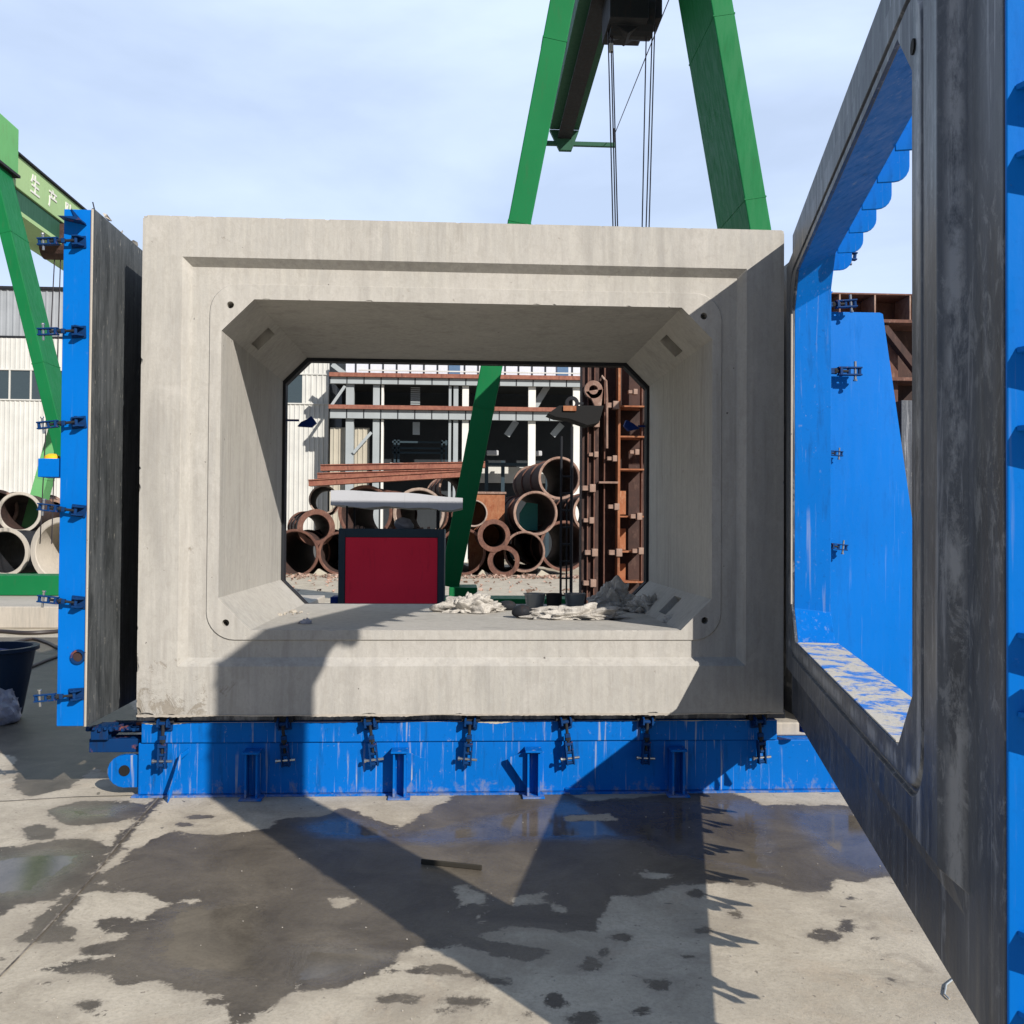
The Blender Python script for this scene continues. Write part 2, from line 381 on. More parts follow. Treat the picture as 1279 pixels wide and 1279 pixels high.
wet = [px_poly(p) for p in (
 [(-60,1075),(0,1058),(39,1054),(102,1046),(129,1052),(137,1073),(113,1089),(94,1105),(70,1124),(23,1132),(0,1144),(-60,1160)],
 [(203,988),(212,990),(150,1060),(110,1110),(70,1160),(50,1178),(20,1176),(45,1150),(95,1105),(140,1055)],
 [(-80,790),(80,795),(172,890),(172,978),(117,960),(90,983),(39,995),(16,987),(20,945),(-80,925)],
 [(59,1011),(98,1001),(156,999),(184,1007),(172,1019),(129,1030),(90,1032),(66,1022)],
 [(23,1034),(51,1028),(74,1034),(66,1048),(39,1048)],
 [(60,1150),(95,1160),(88,1178),(40,1178)],
 [(188,1050),(219,1038),(274,1044),(332,1034),(352,1024),(410,1018),(430,1007),(453,1018),(500,1034),(525,1019),(571,992),(698,986),(734,1001),(797,996),(856,990),(915,990),(956,1005),(1060,1006),(1180,1010),(1180,1096),(1085,1096),(1073,1102),(1046,1100),(1030,1115),(1007,1115),(961,1106),(888,1105),(843,1105),(807,1119),(761,1119),(752,1141),(748,1164),(698,1164),(639,1155),(593,1169),(630,1178),(684,1187),(661,1200),(625,1196),(571,1182),(525,1182),(498,1191),(498,1205),(480,1209),(469,1218),(410,1238),(364,1240),(352,1249),(340,1261),(313,1275),(309,1290),(281,1290),(285,1253),(258,1257),(262,1241),(235,1240),(195,1226),(149,1230),(141,1216),(78,1216),(51,1210),(94,1200),(145,1194),(98,1191),(98,1183),(156,1173),(164,1163),(172,1151),(211,1128),(203,1126),(172,1114),(133,1114),(98,1116),(129,1089),(149,1077),(172,1058)],
 [(480,1212),(562,1207),(639,1223),(630,1230),(562,1218),(510,1217)],
 [(118,1150),(150,1143),(185,1150),(178,1164),(140,1166),(120,1160)])]
for a in ((507,1249,18,7),(580,1252,30,9),(691,1250,16,8),(732,1272,24,8),(734,1205,15,9),(775,1172,14,6),(827,1230,18,8),(868,1116,8,5),(918,1141,8,5),(752,1189,5,3),(1029,1168,22,9),(875,1163,14,5),(1056,1160,12,9),(113,1255,17,7),(486,1249,15,8),(862,1196,9,4),(800,1262,14,4),(1096,1171,5,2),(60,1228,9,3),(150,1162,22,5),(1060,1122,4,2),(1112,1224,3,2),(560,1262,12,4),(662,1268,7,7),(250,1020,20,3),(230,1030,14,3),(640,1001,30,3)):
    wet.append(px_ell(*a))
dry = [px_poly(p) for p in ([(568,1107),(580,1105),(603,1115),(606,1130),(575,1131)],[(640,1122),(660,1116),(680,1116),(678,1128),(645,1131)],[(686,1128),(700,1132),(710,1138),(700,1142)],
 [(797,1090),(843,1090),(838,1098),(808,1098)],[(410,1122),(440,1120),(437,1132),(420,1133)],[(227,1125),(247,1124),(240,1131)],[(118,1100),(135,1096),(128,1106)],[(590,1142),(603,1141),(602,1149),(592,1149)],[(700,1020),(760,1016),(770,1024),(712,1026)] )]
water = [px_poly(p) for p in ([(345,1180),(420,1176),(500,1186),(505,1200),(460,1216),(400,1236),(350,1238)],[(985,1012),(1180,1012),(1180,1092),(1080,1092),(1046,1080),(1020,1060),(990,1030)],
 [(-60,1075),(60,1060),(125,1062),(100,1085),(50,1118),(-60,1130)],[(360,1030),(440,1020),(520,1040),(700,1000),(860,1000),(940,1030),(950,1052),(700,1050),(540,1056),(400,1046)],[(200,1130),(340,1120),(340,1230),(240,1225),(170,1205)],[(60,1010),(170,1003),(150,1020),(80,1025)],[(720,1000),(960,1000),(970,1095),(820,1070)] )]
def field(polys, X, Y, sc):
    f = np.full(X.shape, -1e9)
    for p in polys: f = np.maximum(f, sdf(p, X, Y))
    return f
st = .02; xs = np.arange(-8.5, 4, st); ys = np.concatenate([np.arange(-3.6, 1.2, st), 1.2+np.cumsum(st*1.035**np.arange(75))]); GX, GY = np.meshgrid(xs, ys)
fw = field(wet, GX, GY, 1); fd = field(dry, GX, GY, 1); fw = np.minimum(fw, -fd); fq = field(water, GX, GY, 1)
fw = np.clip(fw/.25, -1, 1); fq = np.clip(fq/.25, -1, 1)
ny, nx = GX.shape
def ground():
    # near slab: dense sheet carrying the damp map; outer sheet: four big strips to the horizon
    v = np.stack([GX.ravel(), GY.ravel(), np.zeros(nx*ny)], 1)
    i = np.arange((ny-1)*nx).reshape(ny-1, nx)[:, :-1].ravel()
    f = np.stack([i, i+1, i+1+nx, i+nx], 1)
    x0, x1, y0, y1 = xs[0], xs[-1], ys[0], ys[-1]; B = 600
    ev = [(-B, -B, 0), (B, -B, 0), (B, B, 0), (-B, B, 0), (x0, y0, 0), (x1, y0, 0), (x1, y1, 0), (x0, y1, 0)]
    k = len(v); ef = [(k, k+1, k+5, k+4), (k+1, k+2, k+6, k+5), (k+2, k+3, k+7, k+6), (k+3, k, k+4, k+7)]
    me = bpy.data.meshes.new('ground'); me.from_pydata(v.tolist()+ev, [], f.tolist()+ef)
    for nm, arr, fill in (('wet', fw, -1), ('water', fq, -1)):
        at_ = me.attributes.new(nm, 'FLOAT', 'POINT'); at_.data.foreach_set('value', np.concatenate([arr.ravel(), np.full(8, fill)]).astype(np.float32))
    m = Mat('yard_concrete')
    aw = N(m.nt, 'ShaderNodeAttribute', attribute_name='wet'); aq = N(m.nt, 'ShaderNodeAttribute', attribute_name='water')
    nb = m.noise(7, 8, .68, None, .4); nf = m.noise(60, 6, .75); big = m.noise(.8, 5, .6); dust = m.noise(2.6, 8, .7, None, .6, (3, 3, 0)); sp = m.noise(34, 3, .6, None, 0, (7, 1, 0))
    grit = m.noise(150, 3, .7)
    ed = m.noise(26, 7, .75, None, .8, (2, 8, 0))
    e = m.math('ADD', aw.outputs['Fac'], m.math('MULTIPLY', m.math('SUBTRACT', nb, .5), .62)); e = m.math('ADD', e, m.math('MULTIPLY', m.math('SUBTRACT', ed, .5), .30))
    wm = m.ramp(e, -.03, .035)
    spots = m.ramp(m.math('ADD', m.noise(9, 5, .6, (1, 1, 1), .5, (11, 5, 0)), m.math('MULTIPLY', big, .25)), .80, .815, 0, .8)
    damp = m.ramp(m.math('ADD', aw.outputs['Fac'], m.math('MULTIPLY', m.math('SUBTRACT', dust, .5), .9)), -.28, .1, 0, .30)
    c = m.mix(m.ramp(dust, .40, .60), (.50, .445, .345), (.36, .315, .24))
    blot = m.noise(4.2, 9, .78, None, 1.1, (6, 1, 0)); c = m.mix(m.ramp(blot, .54, .66, 0, .55), c, (.24, .205, .16))
    ora = m.noise(1.9, 6, .7, None, .5, (1, 9, 0)); c = m.mix(m.ramp(ora, .56, .68, 0, .4), c, (.46, .36, .25))
    c = m.mix(m.ramp(big, .4, .65, 0, .5), c, (.50, .45, .36))
    c = m.mix(m.ramp(nf, .45, .7, 0, .45), c, (.22, .19, .15))
    c = m.mix(m.ramp(sp, .66, .72, 0, .7), c, (.13, .11, .09))
    c = m.mix(m.ramp(grit, .62, .7, 0, .35), c, (.62, .57, .48))
    crk = m.noise(1.1, 10, .72, None, 1.6, (4, 4, 0)); ck = m.ramp(m.math('ABSOLUTE', m.math('SUBTRACT', crk, .52)), 0, .0022, 1, 0); ck = m.math('MULTIPLY', ck, m.ramp(big, .48, .56)); c = m.mix(m.math('MULTIPLY', ck, .7), c, (.09, .08, .065))
    c = m.mix(damp, c, (.22, .19, .155))
    # slab joints
    sep = N(m.nt, 'ShaderNodeSeparateXYZ'); m.link(m.tc.outputs['Object'], sep.inputs[0])
    wc = m.mix(m.ramp(dust, .35, .65), (.078, .066, .050), (.152, .130, .097)); wc = m.mix(m.ramp(nf, .45, .7, 0, .4), wc, (.045, .035, .026))
    holes = m.ramp(m.math('ADD', m.noise(6.5, 8, .72, None, .9, (17, 3, 0)), m.ramp(aw.outputs['Fac'], 0, .9, .06, -.10)), .66, .675, 1, .15)
    wmm = m.math('MAXIMUM', m.math('MULTIPLY', wm, holes), spots)
    c = m.mix(wmm, c, wc); m.color(c)
    q = m.ramp(m.math('ADD', aq.outputs['Fac'], m.math('MULTIPLY', m.math('SUBTRACT', nb, .5), .7)), -.15, .35); q = m.math('MULTIPLY', q, wm)
    rr = m.ramp(wmm, 0, 1, .9, .5); r2 = N(m.nt, 'ShaderNodeMix', data_type='FLOAT'); m.link(q, r2.inputs[0]); m.link(rr, r2.inputs[2]); r2.inputs[3].default_value = .09; m.b.inputs['Specular IOR Level'].default_value = .27
    m.rough(r2.outputs[0])
    h = m.math('ADD', m.math('MULTIPLY', nf, .5), m.math('MULTIPLY', grit, .3)); h = m.math('ADD', h, m.math('MULTIPLY', dust, .8))
    h = m.math('MULTIPLY', h, m.ramp(q, 0, 1, 1, .04)); h = m.math('SUBTRACT', h, m.math('MULTIPLY', wmm, .1)); m.bump(h, .4, .012)
    me.materials.append(MATS['yard_concrete'])
    o = bpy.data.objects.new('ground', me); col.objects.link(o); tag(o, kind='structure')
ground()

# ------------------------------------------------------------------ the precast concrete box
X0, X1, Z0, Z1, D = -2.5821, 1.2435, .4942, 3.4215, 1.97
W, H = X1-X0, Z1-Z0
def profile(W, H, s=1., d=.055, inset=.045):
    """the face from outside in: outer band, bevel, recessed band, fine step, chamfered opening"""
    return [(loop(.23, W-.23, .285, H-.24), 0), (loop(.23+inset, W-.23-inset, .285+inset, H-.24-inset), s*d),
            (loop(.377, W-.366, .43, H-.38, 'round', .17), s*d), (loop(.383, W-.372, .436, H-.386, 'round', .166), s*(d-.010))]
op = (.45, W-.4275, .493, H-.473)
box = thing('concrete_box_culvert', (X0, 0, Z0), 'big pale precast concrete box with a rectangular tunnel through it on a blue steel base', 'concrete box')
pr = profile(W, H)
L = [(loop(0, W, 0, H), D), (loop(0, W, 0, H), 0)]+pr+[(loop(*op, 'ch', .19), .045), (loop(*op, 'ch', .19), D)]
mb = ring_mesh(L); shell = mb.build('concrete_shell', 'box_concrete', box, weld=True)
ct = MB()
for px, py in ((288, 381), (879, 395), (282, 778), (880, 775)):
    p = at(px, py, .05); x, z = p.x-X0, p.z-Z0; ct.cyl((x, -.05, z), (x, .14, z), .021, 20)
# lifting pockets in the four haunches
for cx, cz, a in ((op[0]+.095, op[3]-.095, 45), (op[1]-.095, op[3]-.095, -45), (op[1]-.095, op[2]+.095, 45), (op[0]+.095, op[2]+.095, -45)):
    T = Matrix.Translation((cx, .75, cz)) @ Matrix.Rotation(R(-a), 4, 'Y')
    if cz > 1.5 or cx > 2: ct.box(-.078, .078, -.10, .12, -.2, .2, T)
def blob(c, r_):
    bm = bmesh.new(); bmesh.ops.create_icosphere(bm, subdivisions=2, radius=1)
    vs = [tuple(Vector(c)+Vector((v.co.x*r_[0], v.co.y*r_[1], v.co.z*r_[2]))*(1+.45*noise.noise(v.co*2+Vector(c)*9))) for v in bm.verts]
    fs = [tuple(q.index for q in f.verts) for f in bm.faces]; bm.free(); ct.add(vs, fs)
rs_ = random.Random(11)
for i in range(46):      # chips knocked off the arrises
    e = rs_.choice(['top', 'top', 'left', 'bottom', 'bottom', 'lintel', 'lintel', 'sill', 'right']); t = rs_.random(); s1 = rs_.uniform(.003, .010); ln = s1*rs_.uniform(1, 4)
    if e == 'top': blob((t*W, 0, H), (ln, s1, s1))
    elif e == 'bottom': blob((t**1.6*W, 0, 0), (ln*1.3, s1*1.2, s1*1.3))
    elif e == 'left': blob((0, 0, t**1.5*H), (s1, s1, ln))
    elif e == 'right': blob((W, 0, t*H), (s1, s1, ln))
    elif e == 'lintel': blob((op[0]+.22+t*(op[1]-op[0]-.44), .045, op[3]), (ln, s1*.8, s1*.8))
    else: blob((op[0]+.22+t*(op[1]-op[0]-.44), .045, op[2]), (ln, s1*.8, s1*.8))
for c, q in (((.0, 0, .02), (.03, .02, .03)), ((.05, 0, .0), (.05, .02, .02)), ((0, 0, .28), (.012, .012, .03)), ((.0, 0, H), (.025, .02, .02)), ((W, 0, H), (.015, .01, .02))): blob(c, q)
MATS['tmp'] = MATS['box_concrete']; cut(shell, ct)
bv = shell.modifiers.new('bevel', 'BEVEL'); bv.width = .006; bv.segments = 2; bv.limit_method = 'ANGLE'; bv.angle_limit = R(38)
bv.harden_normals = False
# end ring of the mould still clamped to the far end
er = thing('mould_end_ring', (X0, D+.004, Z0), 'dark steel mould ring still clamped to the far end of the concrete box', 'mould ring')
o2 = (op[0]+.022, op[1]-.022, op[2]-.004, op[3]-.026)
ring_mesh([(loop(-.05, W+.05, -.03, H-.03), .10), (loop(-.05, W+.05, -.03, H-.03), 0), (loop(*o2, 'ch', .185), 0), (loop(*o2, 'ch', .185), .10)]).build('ring_frame', 'dark_metal', er, .004, weld=True)

# ------------------------------------------------------------------ turnbuckle clamp (a part, copied onto the moulds)
def make_clamp(parent):
    m = MB()
    for s in (-1, 1): m.box(s*.022-.005, s*.022+.005, -.075, -.035, -.275, -.125)
    for z in (-.14, -.195, -.262): m.cyl((-.02, -.055, z), (.02, -.055, z), .012, 10)
    m.box(-.026, .026, -.078, -.034, -.15, -.132); m.box(-.017, .017, -.07, -.04, -.10, -.075)
    o = m.build('clamp', 'blue_hardware', parent, .002)
    MB().cyl((0, -.055, .0), (0, -.055, -.19), .0105, 10).cyl((0, -.055, -.118), (0, -.055, -.10), .02, 6).build('threaded_rod', 'dark_metal', o, smooth=True)
    MB().cyl((-.062, -.055, -.235), (.062, -.055, -.235), .009, 10).cyl((-.062, -.055, -.235), (-.052, -.055, -.235), .014, 8).build('cross_pin', 'bright_steel', o, smooth=True)
    m = MB()
    for s in (-1, 1): m.prism([(-.08, -.02), (-.08, .02), (-.03, .045), (0, .045), (0, -.04)], 'x', s*.03-.006, s*.03+.006)
    m.cyl((-.042, -.055, 0), (.042, -.055, 0), .012, 10); m.box(-.045, .045, -.012, 0, -.05, .055)
    m.build('lug', 'blue_hardware', o, .002)
    return o
proto = None
def clamp(parent, p, rot=(0, 0, 0), s=1.):
    global proto
    if proto is None: proto = make_clamp(parent); o = proto
    else: o = copy_tree(proto, parent)
    o.location = loc(parent, p) if parent.parent is None else p; o.rotation_euler = rot; o.scale = (s, s, s)
    return o

# ------------------------------------------------------------------ blue base
BY = .09
def ragged(parent, name, x0, x1, y, ztop, lo_, hi_, mat, seed, step=.012, gap=.0, th=.004):
    # uneven skin of spilt grout or grime: a comb of columns of noisy length
    m = MB(); x = x0; i = 0
    while x < x1:
        q = .5+.5*noise.noise(Vector((x*3.1, seed, 0)))*1.6; d = lo_+(hi_-lo_)*max(0, q-gap)*(.6+.8*abs(noise.noise(Vector((x*31, seed, 3)))))
        q2 = .5+.5*noise.noise(Vector(((x+step)*3.1, seed, 0)))*1.6; d2_ = lo_+(hi_-lo_)*max(0, q2-gap)*(.6+.8*abs(noise.noise(Vector(((x+step)*31, seed, 3)))))
        m.add([(x, y, ztop), (x+step, y, ztop), (x+step, y, ztop-d2_), (x, y, ztop-d), (x, y-th, ztop), (x+step, y-th, ztop), (x+step, y-th*.6, ztop-d2_), (x, y-th*.6, ztop-d)], [(4, 5, 6, 7), (3, 2, 6, 7), (0, 1, 5, 4)])
        x += step
    return m.build(name, mat, parent, weld=True)
ragged(box, 'grout_lip', .0, W, -.0005, .004, .004, .022, 'pale_concrete', 3)
bl = at(172, 985, BY); base = thing('casting_platform', (bl.x, BY, 0), 'long blue steel base under the concrete box, hung with clamps and brackets', 'steel platform')
BX1 = at(1060, 968, BY).x-bl.x; US = at(970, 900, BY).x-bl.x
zt = Z0-.055
MB().box(0, BX1, 0, 1.9, .012, .315).build('lower_beam', 'blue_base', base, .006)
MB().box(.02, US, -.012, 1.85, .317, zt).build('upper_plate', 'blue_base', base, .006)
MB().box(-.02, US+.06, .02, 1.85, zt+.001, Z0-.004).build('bearing_strip', 'mould_steel', base, .003)
MB().box(US+.01, BX1, .1, 1.8, .317, .40).build('side_support', 'pale_concrete', base, .01)
ragged(base, 'grime_skin', .02, US, -.0125, zt-.001, .0015, .05, 'tan_sheet', 12, .014, .52, .0015)
MB().box(-.03, BX1, -.03, .02, 0, .011).build('bottom_flange', 'blue_base', base, .002)
for px in (207, 355, 463, 588, 705, 806, 945):
    p = at(px, 909, BY-.02); k = clamp(base, (p.x, BY-.014, zt-.0), (R(random.uniform(-4, 4)), R(random.uniform(-7, 7)), R(random.uniform(-6, 6))), .92)
    x = p.x-bl.x; MB().box(x-.055, x+.055, -.05, .02, zt+.003, Z0-.012).build('clamp_block', 'dark_metal', base, .003)
br = None
for i, (px, gs) in enumerate(((318, 0), (500, 1), (665, -1), (843, 0))):
    x = at(px, 960, BY).x-bl.x
    if br is None or gs:
        m = MB()
        for s in (-1, 1): m.box(s*.032-.006, s*.032+.006, -.10, -.001, .012, .27)
        m.box(-.04, .04, -.03, -.002, .012, .27); m.box(-.05, .05, -.115, -.001, .27, .282)
        if gs: m.prism([(0, 0), (0, .012), (.15, .03), (.15, .018)] if 0 else [(gs*.038, .268), (gs*.15, .23), (gs*.15, .215), (gs*.038, .05)], 'y', -.06, -.05)
        b = m.build('bracket', 'blue_base', base, .002)
        MB().box(-.065, .065, -.125, -.002, .001, .012).build('foot_plate', 'blue_base', b, .002)
        if not gs: br = b
    else: b = copy_tree(br, base)
    b.location = (x, 0, 0)
x = at(236, 960, BY).x-bl.x
MB().prism([(-.001, .26), (-.06, .235), (-.13, .04), (-.155, -.0), (-.15, .05), (-.07, .26), (-.001, .285)], 'x', -.005, .005, Matrix.Translation((x, 0, 0)) @ Matrix.Rotation(R(-32), 4, 'Z')).build('bent_flap', 'blue_base', base, .002)
m = MB(); m.prism([(0, .05), (-.09, .05)]+[(-.09+.095*math.cos(R(a)), .145+.095*math.sin(R(a))) for a in range(270, 89, -20)]+[(0, .24)], 'y', .02, .06)
lug = m.build('lifting_lug', 'blue_base', base, .003)
MB().cyl((-.085, .015, .15), (-.085, .0195, .15), .032, 20).build('pin_hole_disc', 'hole_black', lug)  # flat black disc painted as the shade inside a hole
pL = at(108, 915, .1)
MB().box(pL.x-bl.x, -.002, .05, .17, .25, .33).box(pL.x-bl.x+.02, pL.x-bl.x+.12, .02, .2, .33, .40).box(-.24, -.03, .22, .3, .33, .39).build('outrigger', 'blue_hardware', base, .004)
m = MB()
for i in range(9): m.box(-.30+i*.033, -.285+i*.033, .0, .1, .385+.008*(i % 2), .402+.008*(i % 2))
m.cyl((-.32, .05, .39), (0, .05, .39), .014, 10).build('adjusting_screw', 'blue_hardware', base)

# ------------------------------------------------------------------ left side mould
YL = -.2
a = at(117, 262, YL); b = at(80, 262, YL); lo = at(95, 907, YL)
ls = thing('side_mould_panel', (a.x, YL, lo.z), 'tall blue edged side mould standing left of the concrete box, clamps pointing left', 'mould panel')
h = a.z-lo.z; wd = a.x-b.x
MB().box(-wd, -.006, 0, .012, 0, h).box(-wd, -wd+.01, .012, 1.9, 0, h).build('end_flange', 'blue_paint_clean', ls, .003)
MB().box(-.012, 0, .002, 2.05, .0, h+.01).build('face_plate', 'worn_mould_steel', ls, .002)
MB().box(-wd+.012, -.014, .03, 2.03, .04, h-.04).build('stiffener_core', 'blue_paint', ls)
MB().tube([(-.004, -.006, h*t/14) for t in range(15)], .007, 6).build('grout_bead', 'pale_concrete', ls)
for px, py in ((103, 303), (103, 415), (103, 528), (103, 638), (103, 752), (100, 867)):
    p = at(px, py, YL); clamp(ls, (p.x-.02, YL, p.z), (R(random.uniform(-5, 5)), R(90+random.uniform(-7, 7)), 0), .76)
p = at(66, 584, YL+.05); q = at(80, 584, YL+.05)
m = MB(); m.box(p.x-a.x-.075, q.x-a.x+.005, .03, .16, p.z-lo.z-.055, p.z-lo.z+.05); arm = m.build('side_bracket', 'blue_paint_clean', ls, .004)
m = MB(); c = Vector((p.x-a.x-.02, .09, p.z-lo.z+.05)); m.lathe([(0.001, 0), (.045, 0), (.04, .018), (.02, .03), (.001, .032)], 20, Matrix.Translation(c) @ Matrix.Rotation(R(90), 4, 'X'), False); m.build('yellow_cap', 'yellow_plastic', arm, smooth=True)
p = at(98, 820, YL); m = MB(); m.lathe([(.028, 0), (.04, 0), (.04, -.015), (.028, -.015)], 24, Matrix.Translation(loc(ls, p))); m.build('port_ring', 'blue_hardware', ls, smooth=True)
MB().cyl(Vector(loc(ls, p))+Vector((0, -.001, 0)), Vector(loc(ls, p))+Vector((0, -.004, 0)), .028, 20).build('port_hole', 'rust_dark', ls)
p = Vector(loc(ls, at(96, 276, YL))); MB().prism([(-.07, -.0), (.055, -.025), (.05, -.012), (.03, -.002)], 'y', -.09, -.001, Matrix.Translation(p)).prism([(0, 0), (-.03, .07), (.04, -.01)], 'y', -.012, -.001, Matrix.Translation(p)).build('torn_gusset', 'blue_hardware', ls)
MB().cyl((-.01, .05, h), (-.025, .05, h+.06), .004, 6).build('wire_stub', 'dark_metal', ls)
for i in range(7): m = MB(); m.add([tuple(Vector((-.03, .25+i*.25+random.uniform(-.08, .08), h+.012))+Vector((random.uniform(-.02, .03), random.uniform(-.05, .05), random.uniform(0, .045)))) for _ in range(5)], [(0, 1, 2), (0, 2, 3), (0, 3, 4), (1, 2, 4), (2, 3, 4), (0, 1, 4)]); m.build('grout_crumb', 'pale_concrete', ls)

# ------------------------------------------------------------------ right side mould with buttress plate
YR = .2
a = at(1010, 340, YR); b = at(1028, 340, YR); zb = .30
rs = thing('side_mould_panel', (a.x, YR, zb), 'blue steel side mould with a wide flat buttress seen through the swung open door ring', 'mould panel')
hr = 3.38-zb; wd = b.x-a.x
MB().box(0, wd, 0, .012, 0, hr).box(wd-.01, wd, .012, 1.9, 0, hr).build('end_flange', 'blue_paint', rs, .003)
MB().box(-.012, 0, .002, 2., 0, hr).build('face_plate', 'mould_steel', rs)
t0 = loc(rs, at(1027, 390, YR+.03)); t1 = loc(rs, at(1103, 392, YR+.03)); t2 = loc(rs, at(1140, 650, YR+.03))
sx = (t2[0]-t1[0])/(t2[2]-t1[2])
xb = t1[0]+sx*(0-t1[2])
MB().prism([(wd-.02, 0), (xb, 0), (t1[0]+.0, t1[2]), (t1[0]-.02, t1[2]+.008), (t0[0]+.04, t0[2]+.005), (t0[0]+.004, t0[2]-.05)], 'y', .03, .05).build('buttress_plate', 'blue_paint_clean', rs, .004)
MB().box(xb-.12, xb+.35, .0, 2.2, -.3, -.002).build('foot_beam', 'blue_paint', rs, .004)
ZR = [at(1020, y, YR).z-zb for y in (368, 452, 487, 557, 587, 646, 672)]
g0 = None
for z in ZR:
    if g0 is None: g0 = MB().prism([(0, 0), (.09, .0), (.0, -.11)], 'y', -.09, .03, Matrix.Translation((-.06, 0, 0))).build('gusset', 'blue_paint', rs, .002); g = g0
    else: g = g0.copy(); col.objects.link(g)
    g.location = (wd-.0, 0, z)
for py, s in ((318, .9), (384, .9), (465, 1.0), (565, .6), (680, .7)):
    p = at(1016, py, YR); clamp(rs, (p.x+.01, YR-.0, p.z), (0, R(-90+random.uniform(-6, 6)), 0), s)
p = at(1000, 735, YR); MB().box(*[v for v in (loc(rs, p)[0]-.05, loc(rs, p)[0]+.04)], -.08, 0, loc(rs, p)[2]-.04, loc(rs, p)[2]+.04).build('stop_block', 'blue_hardware', rs, .003)

# ------------------------------------------------------------------ the door ring, swung out towards the camera
HX, HY, TH, DL, DZ0, DZ1 = 1.2817, -.0392, .233, 3.7929, .5095, 3.381
dh = DZ1-DZ0
door = thing('mould_end_door', (HX, HY, DZ0), 'huge dark steel door ring with blue ribbed back, swung open at the right towards the viewer', 'mould door', rz=math.atan2(-math.cos(TH), -math.sin(TH)))
# local x runs from hinge to free end, local -y is the dark moulding face
PT = .15
dpr = [(loop(.20, DL-.23, .26, dh-.215), 0), (loop(.245, DL-.275, .305, dh-.26), -.06), (loop(.40, DL-.40, .40, dh-.35, 'round', .15), -.06), (loop(.407, DL-.407, .407, dh-.357, 'round', .147), -.048),
       (loop(.418, DL-.418, .418, dh-.368, 'round', .142), -.048), (loop(.425, DL-.425, .425, dh-.375, 'round', .14), -.06)]
dop = (.52, DL-.52, .495, dh-.405)
face = ring_mesh([(loop(.0, DL, 0, dh), .03), (loop(0, DL, 0, dh), 0)]+dpr+[(loop(*dop, 'ch', .17), -.06), (loop(*dop, 'ch', .17), -.045)]).build('face_plate', 'mould_steel', door, .003, weld=True)
d2 = (dop[0]-.004, dop[1]+.004, dop[2]-.004, dop[3]+.004); d3 = (dop[0]-.02, dop[1]+.02, dop[2]-.004, dop[3]+.10)
ring_mesh([(loop(.02, DL-.02, .02, dh-.02), PT), (loop(.02, DL-.02, .02, dh-.02), .031), (loop(*d2, 'ch', .17), -.044), (loop(*d3, 'ch', .15), PT)]).build('back_frame', 'blue_paint', door, .003, weld=True)
MB().box(dop[0]+.21, dop[1]-.21, -.055, PT+.002, dop[2]+.001, dop[2]+.006).build('sill_crust', 'scabby_sill', door)
m = MB(); m.tube([(dop[0]+.004, -.062, dop[2]+.19+t*(dop[3]-dop[2]-.38)/12) for t in range(13)], .006, 6).build('edge_seal', 'pale_concrete', door)
def rib_poly(inner, outer, sgn, dp=.13):
    # (y, z) outline with rounded free corner
    pts = [(PT+.002, outer), (PT+.002, inner)]
    y1 = PT+dp; r = .06
    pts += [(y1-r+r*math.sin(R(t)), inner+sgn*(r-r*math.cos(R(t)))) for t in range(0, 91, 18)]
    pts += [(y1, outer-sgn*.03), (y1-.03, outer)]
    return pts
n = 10
rt_ = rb_ = None
for i in range(n):
    x = .36+i*(DL-.72)/(n-1)
    if rt_ is None:
        rt_ = MB().prism(rib_poly(dop[3]+.085, dh-.0, 1), 'x', -.007, .007).build('rib', 'blue_paint', door, .002); o = rt_
        rb_ = MB().prism(rib_poly(dop[2]-.06, .01, -1, .07), 'x', -.007, .007).build('rib', 'blue_paint', door, .002); q = rb_
    else:
        o = rt_.copy(); col.objects.link(o); q = rb_.copy(); col.objects.link(q)
    o.location.x = x; q.location.x = x
for k in range(0, n-1):      # paired pointed teeth under the bottom edge, the spikes of its shadow
    x = .5+k*(DL-.9)/(n-2)
    tl = random.uniform(.04, .12); x += random.uniform(-.06, .06)
    MB().prism([(PT, .03), (PT+tl, -.035), (PT+tl-.01, -.05), (PT, -.05)], 'x', x-.006, x+.006).prism([(PT, .06), (PT+tl*.6, -.0), (PT+tl*.5, -.03), (PT, -.03)], 'x', x+.06, x+.072).build('tooth', 'blue_paint', door, .002)
m = MB(); m.box(DL+.001, DL+.012, .003, PT+.34, -.02, dh+.02); m.build('free_end_plate', 'blue_paint_clean', door, .003)
sh = None
for z in (.12, .28, .72, .88, 1.30, 1.46, 1.86, 2.00, 2.42, 2.55, 2.80):
    if sh is None: sh = MB().prism([(DL+.013, .02), (DL+.09, .07), (DL+.12, .2), (DL+.12, PT+.32), (DL+.012, PT+.34)], 'z', -.006, .006).build('shelf_rib', 'blue_paint_clean', door, .002); o = sh
    else: o = sh.copy(); col.objects.link(o)
    o.location.z = z
MB().cyl((DL+.012, .11, .80-.0), (DL+.11, .11, .80), .022, 16).cyl((DL+.08, .11, .80), (DL+.12, .11, .80), .03, 6).build('end_bolt', 'bright_steel', door, smooth=True)
MB().cyl((.03, .10, dh-.02), (.03, .10, dh+.10), .016, 12).build('hinge_pin', 'blue_hardware', door)
MB().cyl((-.03, .08, -.12), (-.03, .08, .45), .035, 14).build('hinge_barrel', 'deep_blue', door, smooth=True)
m = MB(); p = Vector((.52, -.061, 1.9))
for u in (.62, ): m.cyl((DL-u+.12, -.0605, dh-.52), (DL-u+.12, -.064, dh-.52), .02, 16)
m.build('bolt_hole_disc', 'hole_black', door)  # black disc on the face stands in for a hole's dark inside

